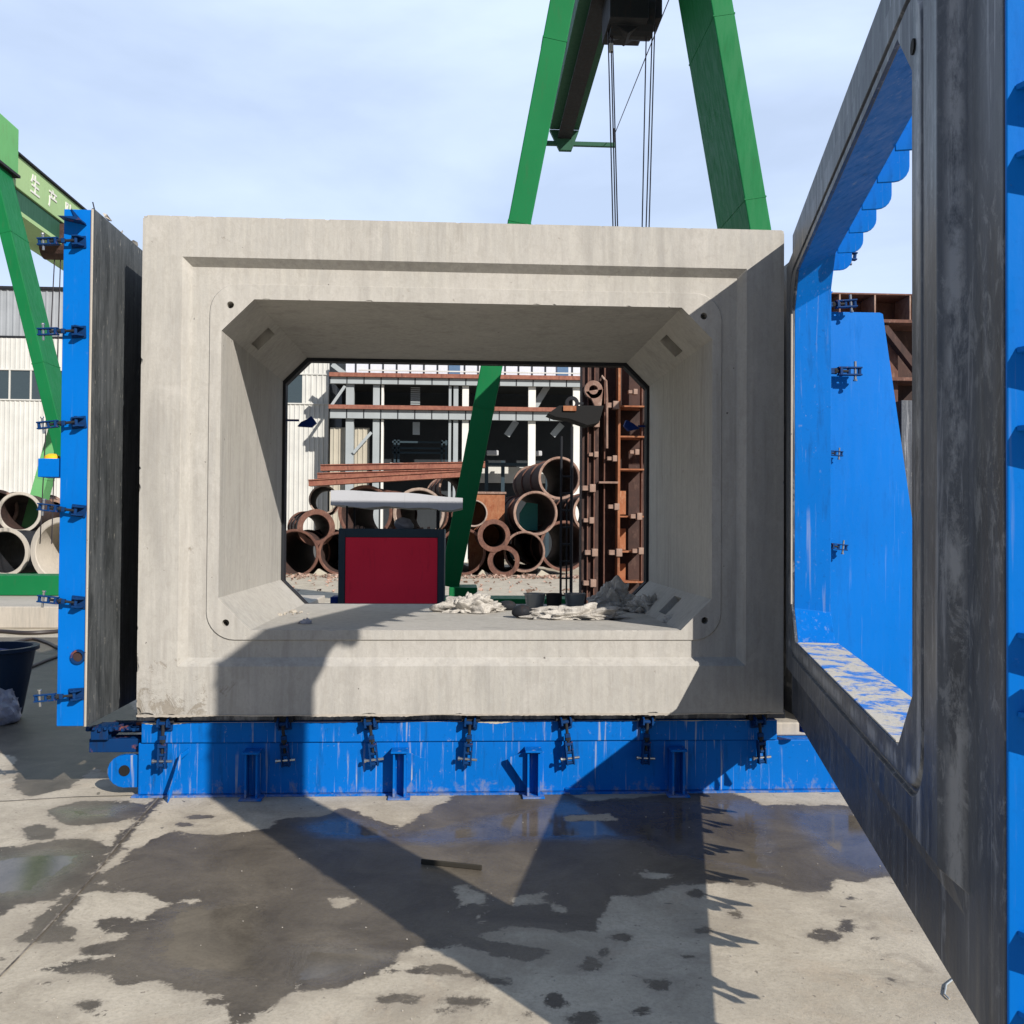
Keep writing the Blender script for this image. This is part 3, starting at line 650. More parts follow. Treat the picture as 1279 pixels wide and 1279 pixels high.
# ------------------------------------------------------------------ things lying on the floor of the box
FZ = Z0+op[2]
def floor_at(px, py): return ground_at(px, py, FZ)
def crumple(name, p, sx, sy, hgt, seed, label, mat='plastic_cloth', n=64, hump=1.):
    bm = bmesh.new(); bmesh.ops.create_icosphere(bm, subdivisions=6 if sx > .06 else 4, radius=1)
    S = Vector((seed*7.3, seed*3.1, seed*1.7))
    for v in bm.verts:
        d = v.co.normalized(); q = d*1.15+S
        w = q+Vector((noise.noise(q*1.6), noise.noise(q*1.6+Vector((5, 5, 5))), noise.noise(q*1.6+Vector((9, 2, 4)))))*.7
        b = sum((abs(noise.noise(w*f+Vector((f, 0, f))))-.2)*a for f, a in ((1.3, .80), (2.6, .30), (5.2, .07), (10, .02)))
        k = .85+b; x, y, z = d.x*k*sx, d.y*k*sy, d.z*k*hgt
        z = max(z, 0)*(1+.5*noise.noise(Vector((x/sx*1.4, y/sy*1.2, seed)))*hump)
        out = (d.x**2+d.y**2); x *= 1+.25*out*noise.noise(Vector((math.atan2(d.y, d.x)*1.7, seed, 0))); v.co = (x, y, z+.002)
    bmesh.ops.recalc_face_normals(bm, faces=bm.faces)
    me = bpy.data.meshes.new(name); bm.to_mesh(me); bm.free(); me.materials.append(MATS[mat])
    for pl in me.polygons: pl.use_smooth = True
    o = bpy.data.objects.new(name, me); col.objects.link(o); o.location = p
    return tag(o, label, 'plastic sheet', 'crumpled sheets left in the concrete box')
Pf = lambda px, py: tuple(floor_at(px, py))
crumple('plastic_sheet', Pf(588, 764), .24, .15, .13, 3, 'small crumpled off-white sheet lying alone just right of the red cabinet')
crumple('plastic_sheet', Pf(768, 760), .19, .15, .19, 8, 'tallest heaped off-white plastic sheet on the box floor, before the rusty tower', hump=1.3)
crumple('plastic_sheet', Pf(718, 773), .36, .10, .09, 5, 'long low flattened off-white sheet stretched out in front of the tallest heap')
crumple('plastic_sheet', Pf(806, 764), .16, .16, .12, 11, 'creased greyish sheet sloping down from the tallest heap towards the haunch')
crumple('plastic_sheet', Pf(846, 778), .09, .06, .06, 13, 'tiny torn whitish scrap at the right end, under the haunch')
def lump(px, py, r, seed, label):
    m = MB(); bm = bmesh.new(); bmesh.ops.create_icosphere(bm, subdivisions=3, radius=r)
    for v in bm.verts: v.co *= 1+.45*noise.noise(v.co*9+Vector((seed, 0, 0)))
    me = bpy.data.meshes.new('debris_lump'); bm.to_mesh(me); bm.free(); me.materials.append(MATS['dark_metal'])
    o = bpy.data.objects.new('debris_lump', me); col.objects.link(o); o.location = Vector(Pf(px, py))+Vector((0, 0, r*.8)); o.scale = (1.3, 1, .8); tag(o, label, 'lump', 'dark lumps on the box floor')
lump(636, 762, .05, 1, 'dark grey lump furthest left, touching the small sheet'); lump(650, 772, .055, 5, 'dark brown lump nearest the viewer beside the low flat sheet')
tb = thing('plastic_tub', Pf(692, 763), 'black open pot standing between two clear plastic tubs', 'tub')
MB().lathe([(.001, .0), (.05, 0), (.062, .13), (.056, .13), (.045, .01), (.001, .01)], 24, Matrix.Rotation(R(90), 4, 'X'), False).build('pot_body', 'black_rubber', tb, smooth=True)
for px, lab in ((668, 'clear plastic tub left of the black pot'), (718, 'clear plastic tub right of the black pot')):
    t = MB().lathe([(.001, .0), (.06, 0), (.08, .12), (.086, .12), (.086, .126), (.075, .126), (.055, .006), (.001, .006)], 24, Matrix.Rotation(R(90), 4, 'X'), False).build('clear_tub', 'clear_plastic', smooth=True)
    t.location = Pf(px, 762); tag(t, lab, 'tub', 'tubs on the box floor')
m = MB(); 
for i in range(26): 
    c = Vector((random.gauss(0, .10), random.gauss(0, .05), .006)); s = random.uniform(.004, .016)
    m.add([tuple(c+Vector((random.uniform(-1, 1), random.uniform(-1, 1), random.uniform(-.6, .8)))*s) for _ in range(6)], [(0, 1, 2), (0, 2, 3), (0, 3, 4), (0, 4, 5), (1, 2, 5), (2, 3, 4), (3, 4, 5), (1, 5, 4)])
o = m.build('mortar_crumbs', 'pale_concrete'); o.location = Pf(352, 768); tag(o, 'scatter of pale mortar crumbs on the box floor under its left haunch', 'rubble', kind='stuff')
for px, s_, sd_ in ((330, .030, 1), (348, .022, 5), (366, .026, 8), (338, .016, 12), (376, .014, 15)):
    bm = bmesh.new(); bmesh.ops.create_icosphere(bm, subdivisions=2, radius=s_)
    for v in bm.verts: v.co *= 1+.5*noise.noise(v.co/s_*1.3+Vector((sd_, 0, 0))); v.co.z *= .55
    me = bpy.data.meshes.new('mortar_lump'); bm.to_mesh(me); bm.free(); me.materials.append(MATS['pale_concrete'])
    q = bpy.data.objects.new('mortar_lump', me); col.objects.link(q); q.parent = o; q.location = Vector(Pf(px, 764+sd_ % 7))-o.location+Vector((0, 0, s_*.3+(.03 if px < 345 else 0)))
crumple('paper_scrap', Pf(382, 779), .045, .03, .03, 21, 'small pale violet scrap alone on the left of the box floor', 'grey_bag', 20)['category'] = 'scrap'
bpy.data.objects['paper_scrap'].pop('group', None)

# ------------------------------------------------------------------ things on the yard floor
p0 = ground_at(526, 1079); p1 = ground_at(602, 1087)
o = MB().beam((0, 0, .012), tuple(Vector((p1.x-p0.x, p1.y-p0.y, .012))), .024, .012).build('wooden_stick', 'wood_stick', bevel=.004); o.location = (p0.x, p0.y, 0)
tag(o, 'thin dark stick lying in the puddle in front of the blue base', 'stick')
o = MB().lathe([(.035, 0), (.085, 0), (.085, .03), (.075, .038), (.035, .03)], 32, Matrix.Rotation(R(90), 4, 'X')).build('flange_ring', 'blue_paint', smooth=True, bevel=.002)
o.location = ground_at(718, 988); tag(o, 'loose blue steel ring lying flat on the ground against the base', 'ring')
def chunk(p, s, lab):
    bm = bmesh.new(); bmesh.ops.create_icosphere(bm, subdivisions=2, radius=s)
    for v in bm.verts: v.co = v.co*(1+.5*noise.noise(v.co/s*1.2)); v.co.z *= .5
    me = bpy.data.meshes.new('stone'); bm.to_mesh(me); bm.free(); me.materials.append(MATS['pale_concrete']); o = bpy.data.objects.new('concrete_crumb', me); col.objects.link(o); o.location = (p.x, p.y, s*.4)
    tag(o, lab, 'crumb')
chunk(ground_at(413, 985), .045, 'white lump of concrete on the ground against the base, left of centre')
m = MB()
for i in range(170):
    px = random.uniform(0, 1180); py = random.uniform(985, 1279); g = ground_at(px, py); s = random.uniform(.0015, .0045)
    c = Vector((g.x, g.y, s*.4)); m.add([tuple(c+Vector(d)*s) for d in ((1, 0, 0), (-1, .2, 0), (0, 1, .1), (.1, -1, 0), (0, 0, .8), (0, 0, -.5))], [(0, 2, 4), (2, 1, 4), (1, 3, 4), (3, 0, 4), (2, 0, 5), (1, 2, 5), (3, 1, 5), (0, 3, 5)])
tag(m.build('grit', 'pale_concrete'), 'fine grit and crumbs strewn over the concrete yard', 'grit', kind='stuff')
m = MB(); pts = [(1205, 1222), (1192, 1224), (1182, 1232), (1180, 1244), (1186, 1250)]
o = m.tube([tuple(Vector(ground_at(*p))+Vector((0, 0, .006))) for p in pts], .003, 6).build('wire_bit', 'galvanised'); tag(o, 'short bent pale wire on the ground by the foot of the open door', 'wire')
# slab joint: a narrow groove line filled with dirt
def strip(name, pts, wdt, mat, z=.004):
    m = MB(); P = [Vector(ground_at(*p)) for p in pts]
    for a, b in zip(P, P[1:]):
        d = (b-a).normalized(); n_ = Vector((-d.y, d.x, 0))*wdt/2
        m.add([(a.x-n_.x, a.y-n_.y, z), (b.x-n_.x, b.y-n_.y, z), (b.x+n_.x, b.y+n_.y, z), (a.x+n_.x, a.y+n_.y, z)], [(0, 1, 2, 3)])
    o = m.build(name, mat); tag(o, kind='structure'); return o
mm = Mat('joint_dirt'); mm.color(mm.mix(mm.ramp(mm.noise(9, 6, .7), .4, .6), (.06, .05, .04), (.24, .21, .17))); mm.rough(.9)
strip('slab_joint', [(-60, 1003), (10, 1001), (90, 996), (170, 994)], .010, 'joint_dirt')
strip('slab_joint', [(206, 988), (175, 1022), (150, 1052), (118, 1092), (85, 1130), (52, 1166), (20, 1200), (-20, 1240)], .009, 'joint_dirt')
# tub and bag at the left edge
g = ground_at(-28, 905)
t = thing('rubber_tub', (g.x, g.y+.2, 0), 'dark navy tub cut off by the left edge, a grey bag in front of it', 'tub')
MB().lathe([(.001, .0), (.22, 0), (.24, .05), (.33, .56), (.36, .57), (.36, .60), (.31, .60), (.22, .06), (.001, .05)], 40, Matrix.Rotation(R(90), 4, 'X'), False).build('tub_body', 'navy_tub', t, smooth=True)
MB().lathe([(.001, .0), (.30, 0), (.2, .05), (.001, .09)], 24, Matrix.Translation((0, 0, .5)) @ Matrix.Rotation(R(90), 4, 'X'), False).build('contents', 'deep_blue', t, smooth=True)
bm = bmesh.new(); bmesh.ops.create_icosphere(bm, subdivisions=4, radius=.17)
for v in bm.verts:
    v.co *= 1+.35*noise.noise(v.co*7)+.18*noise.noise(v.co*19)
    v.co.z *= 1.0
me = bpy.data.meshes.new('plastic_bag'); bm.to_mesh(me); bm.free(); me.materials.append(MATS['grey_bag']); o = bpy.data.objects.new('plastic_bag', me); col.objects.link(o)
g2 = ground_at(2, 903); o.location = (g2.x-.03, g2.y, .15); tag(o, 'crumpled grey plastic bag at the foot of the navy tub', 'bag')
def hose(pts, r, lab, mat='hose_rubber', z=None):
    P = [Vector(ground_at(*p)) for p in pts]; out = []
    for i in range(len(P)-1):
        a = P[max(i-1, 0)]; b = P[i]; c = P[i+1]; d = P[min(i+2, len(P)-1)]
        for k in range(8):
            t = k/8; out.append(tuple(.5*((2*b)+(c-a)*t+(2*a-5*b+4*c-d)*t*t+(3*b-a-3*c+d)*t**3)+Vector((0, 0, r))))
    o = MB().tube(out, r, 8).build('hose', mat, smooth=True); tag(o, lab, 'hose', 'hoses across the yard at the left')
hose([(-40, 791), (0, 791), (30, 793), (60, 792), (95, 788), (140, 780)], .03, 'thick dark hose nearest the pale rail wall, running level')
hose([(-30, 812), (10, 806), (40, 800), (60, 805), (75, 812), (110, 822)], .022, 'thinner dark hose looping through the middle, behind the blue panel')
hose([(12, 842), (35, 836), (60, 826), (85, 818), (120, 812)], .018, 'thin brown hose nearest the viewer, slanting up to the right')

# ------------------------------------------------------------------ rail wall and the two gantry cranes
def railwall(x0, x1, y0, y1, z):
    o = MB().box(0, x1-x0, 0, y1-y0, 0, z).build('rail_wall', 'pale_concrete', bevel=.02); o.location = (x0, y0, 0); return o
g = ground_at(40, 785)
tag(railwall(-30, -3.2, g.y, g.y+2.6, .34), 'low pale concrete rail wall at the left behind the hoses', 'low wall')
# left crane
lc = thing('gantry_crane', (-8.6, 11.9, 0), 'pale green gantry crane at the left with white characters on its girder', 'crane')
YA, YB = 11.9, 22.6
def leg(parent, p, q, wx, wy, mat, name='leg', wx2=None):
    P_, Q_ = Vector(loc(parent, p)), Vector(loc(parent, q)); d = (Q_-P_).normalized(); m = MB(); L_ = (Q_-P_).length
    for t in np.arange(1.6, L_-.5, 2.4): m.beam(P_+d*t, P_+d*(t+.02), wx+((wx2 or wx)-wx)*t/L_+.010, wy+.010)
    m.build('weld_seam', mat, parent)
    return MB().beam(loc(parent, p), loc(parent, q), wx, wy, wx2).build(name, mat, parent, .012)
tp = at(-9, 190, YA); bt = at(128, 738, YA)
leg(lc, tp, bt, .21, .70, 'green_paint')
ap = at(-14, 190, YA); bt2 = at(-161, 738, YA); leg(lc, ap, bt2, .30, .72, 'green_paint')
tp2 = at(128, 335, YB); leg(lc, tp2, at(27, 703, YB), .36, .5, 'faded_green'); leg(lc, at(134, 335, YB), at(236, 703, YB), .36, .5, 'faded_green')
p = at(-10, 205, YA)
m = MB(); pc = loc(lc, p); m.box(pc[0]-.9, pc[0]+.24, -.4, .5, pc[2]-.02, pc[2]+.85); m.build('leg_head', 'faded_green', lc, .02)
m = MB()
for i in range(7): m.cyl((pc[0]-.65+i*.14, -.42, pc[2]-.1), (pc[0]-.65+i*.14, -.36, pc[2]-.1), .035, 6)
m.box(pc[0]-.95, pc[0]+.28, -.43, .5, pc[2]-.07, pc[2]-.022); m.build('bolted_flange', 'dark_metal', lc)
gz = at(22, 217, 11.9).z; gx = pc[0]+.12
GLN = 16.
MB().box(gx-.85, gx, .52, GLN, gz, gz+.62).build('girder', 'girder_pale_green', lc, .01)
MB().box(gx-.83, gx-.04, .55, GLN, gz-.42, gz-.004).build('lower_chord', 'girder_shade_green', lc, .01)  # dark green holds the shade under the girder
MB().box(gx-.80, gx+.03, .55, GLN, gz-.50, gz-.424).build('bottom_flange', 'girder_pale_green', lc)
MB().box(gx-.9, gx+.05, .4, GLN, gz+.624, gz+.66).build('top_flange', 'dark_metal', lc)
def glyph(parent, ch, pos, size, rot, mat):
    cu = bpy.data.curves.new('t', 'FONT'); cu.body = ch; cu.size = size; cu.extrude = .006; cu.offset = .004; cu.align_x = 'CENTER'
    ob = bpy.data.objects.new('t', cu); col.objects.link(ob); bpy.context.view_layer.update()
    me = bpy.data.meshes.new_from_object(ob.evaluated_get(bpy.context.evaluated_depsgraph_get())); bpy.data.objects.remove(ob)
    me.materials.clear(); me.materials.append(MATS[mat]); me.name = 'character'
    o = bpy.data.objects.new('painted_character', me); col.objects.link(o); o.parent = parent; o.location = pos; o.rotation_euler = rot; return o
for ch, px in (('人', 14), ('生', 43), ('产', 66), ('队', 86)):
    # find where the girder's right face crosses this pixel column
    best = min((abs((lambda v: 639.5+F*v.dot(rt)/v.dot(fwd))(Vector((lc.location.x+gx, YA+k*.05, gz+.3))-CAM)-px), k) for k in range(-20, 320))[1]
    glyph(lc, ch, (gx+.007, best*.05, gz+.14), .42, (R(90), 0, R(90)), 'char_white')
# hoist of the left crane
ph = at(76, 312, 14.8); q = loc(lc, ph)
hs = MB().cyl((q[0]-.35, q[1], q[2]+.05), (q[0]+.35, q[1], q[2]+.05), .26, 20).box(q[0]-.45, q[0]+.4, q[1]-.2, q[1]+.2, q[2]+.2, q[2]+.5).build('hoist', 'rust_dark', lc, .01)
m = MB()
for dx in (-.12, .0, .1): m.cyl((q[0]+dx, q[1], q[2]), (q[0]+dx*2-.1, q[1], 1.2), .012, 6)
m.build('hoist_ropes', 'cable', lc)
MB().box(-14, 3.2, -.35, .35, .345, .70).build('end_carriage', 'green_paint', lc, .015)
cb = loc(lc, at(22, 712, YB)); MB().box(cb[0]-4, cb[0]+6, cb[1]-.3, cb[1]+.3, .02, .38).box(cb[0]-.7, cb[0]+.5, cb[1]-.3, cb[1]+.3, .384, .6).build('end_carriage', 'green_paint', lc, .015)
# main crane
YM = 6.4
mc = thing('gantry_crane', (1.5, YM, 0), 'bright green A-frame gantry crane rising behind the concrete box, hoist ropes hanging', 'crane')
leg(mc, at(721, -95, YM), at(561, 732, YM), .325, .28, 'green_paint', wx2=.25)
leg(mc, at(863, -95, YM+.5), at(1004, 732, YM+.5), .28, 1.3, 'green_paint')
MB().box(-3.5, 3.5, -.3, .3, .12, .72).build('end_carriage', 'green_paint', mc, .015)
MB().box(-2.35, -2.0, -.32, .32, .722, .86).build('leg_foot', 'green_paint', mc, .01)
tz = at(795, -95, YM).z
MB().box(-1.4, 1.4, -.3, .9, tz-.1, tz+.5).build('head_beam', 'green_paint', mc, .01)
e = loc(mc, at(705, 172, 13.4)); gw = .30
MB().box(e[0]-gw, e[0]+gw, -4, e[1], e[2]+.16, e[2]+1.0).build('girder', 'girder_shade_green', mc, .01)
MB().box(e[0]-.06, e[0]+.06, -4, e[1]+.1, e[2]+.02, e[2]+.156).box(e[0]-.14, e[0]+.14, -4, e[1]+.1, e[2]-.02, e[2]+.018).build('hoist_rail', 'dark_metal', mc)
MB().prism([(e[0]-gw, e[2]+.16), (e[0]+gw, e[2]+.16), (e[0]+.15, e[2]-.25), (e[0]-.1, e[2]-.25)], 'y', e[1], e[1]+.1).box(e[0]-.6, e[0]+1.05, e[1]+.02, e[1]+.1, e[2]-.14, e[2]-.06).build('end_stop', 'girder_shade_green', mc)
MB().cyl((e[0]+1.03, e[1]+.06, e[2]-.1), (e[0]+1.03, e[1]+.06, e[2]+.25), .015, 6).cyl((e[0]+1.03, e[1]+.06, e[2]+.1), (e[0]+.95, .3, e[2]-.2), .008, 6).build('festoon_wire', 'cable', mc)
YT = 8.2
t0 = loc(mc, at(757, -20, YT)); t1 = loc(mc, at(812, 46, YT))
tr = MB().box(t0[0], t1[0]-.1, YT-YM-.4, YT-YM+.4, t1[2]+.06, t0[2]+.6).cyl((t0[0]+.05, YT-YM, t1[2]+.3), (t1[0]+.02, YT-YM, t1[2]+.3), .33, 20).prism([(t0[0]+.05, t1[2]+.08), (t0[0]+.3, t1[2]-.06), (t1[0]-.15, t1[2]+.08)], 'y', YT-YM-.2, YT-YM+.2).box(t1[0]+.04, t1[0]+.14, YT-YM-.2, YT-YM+.2, t1[2]+.18, t0[2]+.6).build('trolley', 'dark_metal', mc, .01)
m = MB(); hz = at(785, 380, YT).z
for a, b in (((759, 20), (768, 380)), ((763, 44), (771, 380)), ((765, 44), (774, 380)), ((808, 4), (800, 380)), ((815, 26), (804, 380)), ((818, 26), (808, 380))):
    m.cyl(loc(mc, at(*a, YT)), loc(mc, at(*b, YT)), .0095, 6)
m.build('hoist_ropes', 'cable', mc)
p = loc(mc, at(763, 60, YT)); MB().box(p[0]-.03, p[0]+.03, p[1]-.05, p[1]+.05, p[2]-.05, p[2]+.05).build('rope_limiter', 'grey_sheet', mc)
m = MB(); p = loc(mc, at(787, 392, YT)); m.box(p[0]-.3, p[0]+.3, p[1]-.12, p[1]+.12, p[2]-.15, p[2]+.14); m.build('hook_block', 'dark_metal', mc, .02)

# ------------------------------------------------------------------ red cabinet with canopy
YC = 4.4
c0 = at(423, 660, YC); c1 = at(555, 660, YC)
rc = thing('red_cabinet', (c0.x, YC, 0), 'red fronted machine cabinet in a slate frame behind the concrete box', 'cabinet')
cw = c1.x-c0.x; ch_ = c0.z
r0 = at(431, 671, YC).x-c0.x; r1 = at(547, 671, YC).x-c0.x; rz_ = at(480, 671, YC).z
MB().box(0, cw, .02, .85, .08, ch_-.002).build('cabinet_body', 'slate_frame', rc, .01)
MB().box(0, r0, 0, .018, .05, ch_).box(r1, cw, 0, .018, .05, ch_).box(r0+.001, r1-.001, 0, .018, rz_, ch_).box(r0+.001, r1-.001, 0, .018, .05, .16).build('front_frame', 'slate_frame', rc, .003)
MB().box(r0+.004, r1-.004, .006, .016, .162, rz_-.003).build('red_door', 'red_panel', rc, .003)
m = MB()
for x in (r0+.0, r1-.02):
    for y in (.05, .75): m.box(x, x+.02, y, y+.02, ch_, ch_+.34)
m.build('canopy_posts', 'dark_metal', rc)
a = loc(rc, at(415, 613, YC)); b = loc(rc, at(578, 620, YC))
m = MB(); nn = 12; vs = []; fs = []
for i in range(nn+1):
    t = i/nn; x = a[0]+(b[0]-a[0])*t; zz = a[2]-.07*t**2; th = .155+.012*math.sin(t*7)-.06*max(0, t-.85)/.15
    for y in (-.12, .95): vs += [(x, y, zz-th+.01*math.sin(t*19)), (x, y, zz+.005*math.sin(t*13))]
for i in range(nn):
    k = i*4; n4 = k+4; fs += [(k, n4, n4+1, k+1), (k+2, k+3, n4+3, n4+2), (k+1, n4+1, n4+3, k+3), (k, k+2, n4+2, n4)]
fs += [(0, 1, 3, 2), (nn*4, nn*4+2, nn*4+3, nn*4+1)]
m.add(vs, fs).build('canopy', 'grey_sheet', rc)
m = MB()
for i in range(26):
    x = random.uniform(.05, cw-.05); y = random.uniform(.1, .6); s = random.uniform(.01, .03); m.box(x, x+s, y, y+s, ch_, ch_+s*random.uniform(.4, 1.4))
m.build('loose_clutter', 'rubble_rust', rc)
bm = bmesh.new(); bmesh.ops.create_icosphere(bm, subdivisions=3, radius=.085)
for v in bm.verts: v.co *= 1+.3*noise.noise(v.co*14)
me = bpy.data.meshes.new('grey_bag'); bm.to_mesh(me); bm.free(); me.materials.append(MATS['grey_bag']); o = bpy.data.objects.new('grey_bag', me); col.objects.link(o); p = at(505, 652, YC+.3); o.location = (p.x, p.y, ch_+.05); o.scale = (1.25, 1, .85)
tag(o, 'small grey bundle lying on top of the red cabinet under its canopy', 'bundle')
p = at(419, 748, YC+.1); o = MB().box(-.05, .04, -.05, .2, 0, .86).build('blue_canister', 'deep_blue', bevel=.015); o.location = (p.x, p.y, 0); tag(o, 'blue container peeping out left of the red cabinet', 'container')

# ------------------------------------------------------------------ rusty tower
YW = 4.1
def W3(px, py, y=0): p = at(px, py, YW+y); return (p.x, y, p.z)
t = thing('rusty_mould_tower', (0, YW, 0), 'tall rusty brown mould tower of plates and angle irons, seen through the concrete box', 'mould tower')
X = lambda px: at(px, 600, YW).x
Zp = lambda py: at(760, py, YW).z
TZ = 4.5
MB().box(X(727), X(748), .02, .22, 0, TZ).build('side_plate', 'rust_dark', t, .004)
MB().box(X(748.5), X(771), .10, .9, 0, TZ).build('recessed_plate', 'rust_dark', t, .004)
MB().box(X(771.5), X(815), .30, .9, 0, TZ).build('inner_plate', 'rust_dark', t, .004)
m = MB()
for px, w_, y in ((734, .012, -.02), (742, .010, -.02), (755, .012, .0), (803, .012, .05)): m.box(X(px)-w_/2, X(px)+w_/2, y, y+.10, 0, TZ)
m.build('edge_strips', 'rust', t)
MB().box(X(772)-.012, X(772)+.012, -.06, .3, 0, TZ).build('flange_post', 'rust_orange', t)
for py in (507, 545, 586, 645, 689, 727):
    MB().box(X(772)+.014, X(806), 0, .3, Zp(py)-.008, Zp(py)+.008).build('shelf_plate', 'rust_orange', t)
MB().box(X(747), X(773)-.02, -.08, .09, Zp(603)-.01, Zp(603)+.01).build('shelf_plate', 'rust_rim', t)
for a_, b_, c_ in ((612, 642, 0), (660, 687, 0), (705, 731, 0), (622, 640, 1)): 
    if not c_: MB().box(X(774)+.004, X(786), .20, .29, Zp(b_), Zp(a_)).build('tan_plate', 'rust_orange', t)
cl0 = None
for px, py in ((741, 530), (741, 568), (735, 610), (735, 650), (738, 690), (736, 728), (764, 507), (764, 573), (766, 633), (768, 690), (790, 490), (792, 565), (794, 645), (796, 688)):
    if cl0 is None:
        cl0 = MB().box(-.06, .0, -.05, .02, -.022, .022).box(.002, .055, -.07, .02, -.035, .035).build('wedge_clamp', 'rust_rim', t, .004); o = cl0
    else: o = cl0.copy(); col.objects.link(o)
    p = W3(px, py); o.location = (p[0], -.0, p[2]); o.scale = (random.uniform(.8, 1.2),)*3
p = W3(740, 488)
m = MB(); m.lathe([(.045, -.03), (.095, -.03), (.095, .03), (.045, .03)], 28, Matrix.Translation((p[0], -.05, p[2]))); m.prism([(-.09, -.01), (-.02, -.09), (.07, -.28), (.10, .02)], 'y', -.03, .02, Matrix.Translation((p[0], -.05, p[2]-.01))); m.build('lifting_eye', 'rust_rim', t, .004)
m = MB(); p = W3(714, 504); m.lathe([(.035, -.02), (.07, -.02), (.07, .02), (.035, .02)], 24, Matrix.Translation((p[0], -.03, p[2]))); m.box(p[0]+.06, X(728), -.02, .0, p[2]-.012, p[2]+.012); m.build('hand_wheel', 'dark_metal', t)
pp = [(680, 522), (694, 512), (748, 512), (742, 533), (728, 536), (706, 528), (690, 526)]
MB().prism([(W3(*q)[0], W3(*q)[2]) for q in pp], 'y', -.35, -.09).build('hanging_bracket', 'hole_black', t, .006)
p = W3(706, 515); MB().box(p[0]-.06, p[0]+.07, -.37, -.352, p[2]-.03, p[2]+.02).build('red_tag_plate', 'rust_orange', t)
MB().tube([W3(750, 475, -.05), W3(752, 470, -.08), W3(757, 476, -.08), W3(758, 500, -.06), W3(758, 560, -.04)], .014, 8).build('bent_pipe', 'rust_rim', t)
# ring clamps of the far mould ring seen at the sides of the opening
p = at(358, 524, D+.02); o = MB().box(0, .10, -.01, .01, -.008, .008).prism([(.09, -.05), (.20, -.055), (.24, -.02), (.20, .035), (.17, .01), (.12, -.015)], 'y', -.03, .03).build('swing_latch', 'deep_blue', er, .003); o.location = loc(er, (p.x-.01, D+.07, p.z))
p = at(815, 532, D+.02); o = MB().box(-.12, 0, -.01, .01, -.006, .01).prism([(-.11, -.02), (-.20, -.04), (-.24, 0), (-.22, .05), (-.16, .02)], 'y', -.03, .03).build('swing_latch', 'deep_blue', er, .003); o.location = loc(er, (p.x+.01, D+.07, p.z))
# ladder like frame
YD = 3.8
ld = thing('steel_ladder', (0, YD, 0), 'narrow dark steel ladder frame standing left of the rusty tower', 'ladder')
xa, xb_ = at(701, 600, YD).x, at(714, 600, YD).x; zt_ = at(700, 545, YD).z
MB().cyl((xa, 0, 0), (xa, 0, zt_), .012, 8).cyl((xb_, 0, 0), (xb_, 0, zt_+.1), .016, 8).cyl((xa+.065, .06, 0), (xa+.065, .06, zt_*.75), .009, 8).build('side_rail', 'dark_metal', ld)
r0_ = None
for k in range(12):
    z = .25+k*.17
    if r0_ is None: r0_ = MB().cyl((xa, 0, 0), (xb_, 0, 0), .009, 8).build('rung', 'dark_metal', ld); o = r0_
    else: o = r0_.copy(); col.objects.link(o)
    o.location.z = z; o.rotation_euler = (0, 0, 0)

# ------------------------------------------------------------------ rusty formwork behind the right mould
YQ = 2.7
p = at(985, 500, YQ); q = at(1250, 366, YQ)
fr = thing('rusty_formwork', (p.x, YQ, 0), 'large rusty formwork frame standing behind the blue buttress at the right', 'formwork')
wq = q.x-p.x; zq = at(1090, 366, YQ).z; zq2 = at(1090, 399, YQ).z
MB().box(0, wq, 0, .5, zq-.015, zq).box(0, wq, -.02, .5, zq2-.03, zq2).box(0, wq, .30, .32, zq2, zq-.015).build('top_channel', 'rust', fr, .003)
st0 = None
for i in range(8):
    x = loc(fr, at(1049+(i-3)*44, 380, YQ))[0]
    if st0 is None: st0 = MB().box(-.007, .007, -.0, .29, zq2+.001, zq-.016).build('stiffener', 'rust_rim', fr); o = st0
    else: o = st0.copy(); col.objects.link(o)
    o.location.x = x
MB().box(0, wq, .32, .5, 0, zq2-.032).build('skin_plate', 'rust_dark', fr)
x1 = loc(fr, at(1112, 500, YQ))[0]
MB().box(x1-.03, x1+.12, .10, .31, 0, zq2-.16).build('upright', 'rust', fr, .004)
MB().beam((x1-.05, .05, zq2-.05), (x1+.35, .05, zq2-.55), .06, .08).build('brace', 'rust_dark', fr)
for z in (zq2-.55, zq2-.95, zq2-1.1): MB().box(x1-.04, x1+.4, .0, .3, z, z+.03).build('tie_bar', 'rust', fr)
MB().box(x1+.03, x1+.9, -.15, -.02, 0, zq2-.75).build('dark_panel', 'mould_steel', fr, .004)  # plain dark steel panel in front of the skin plate

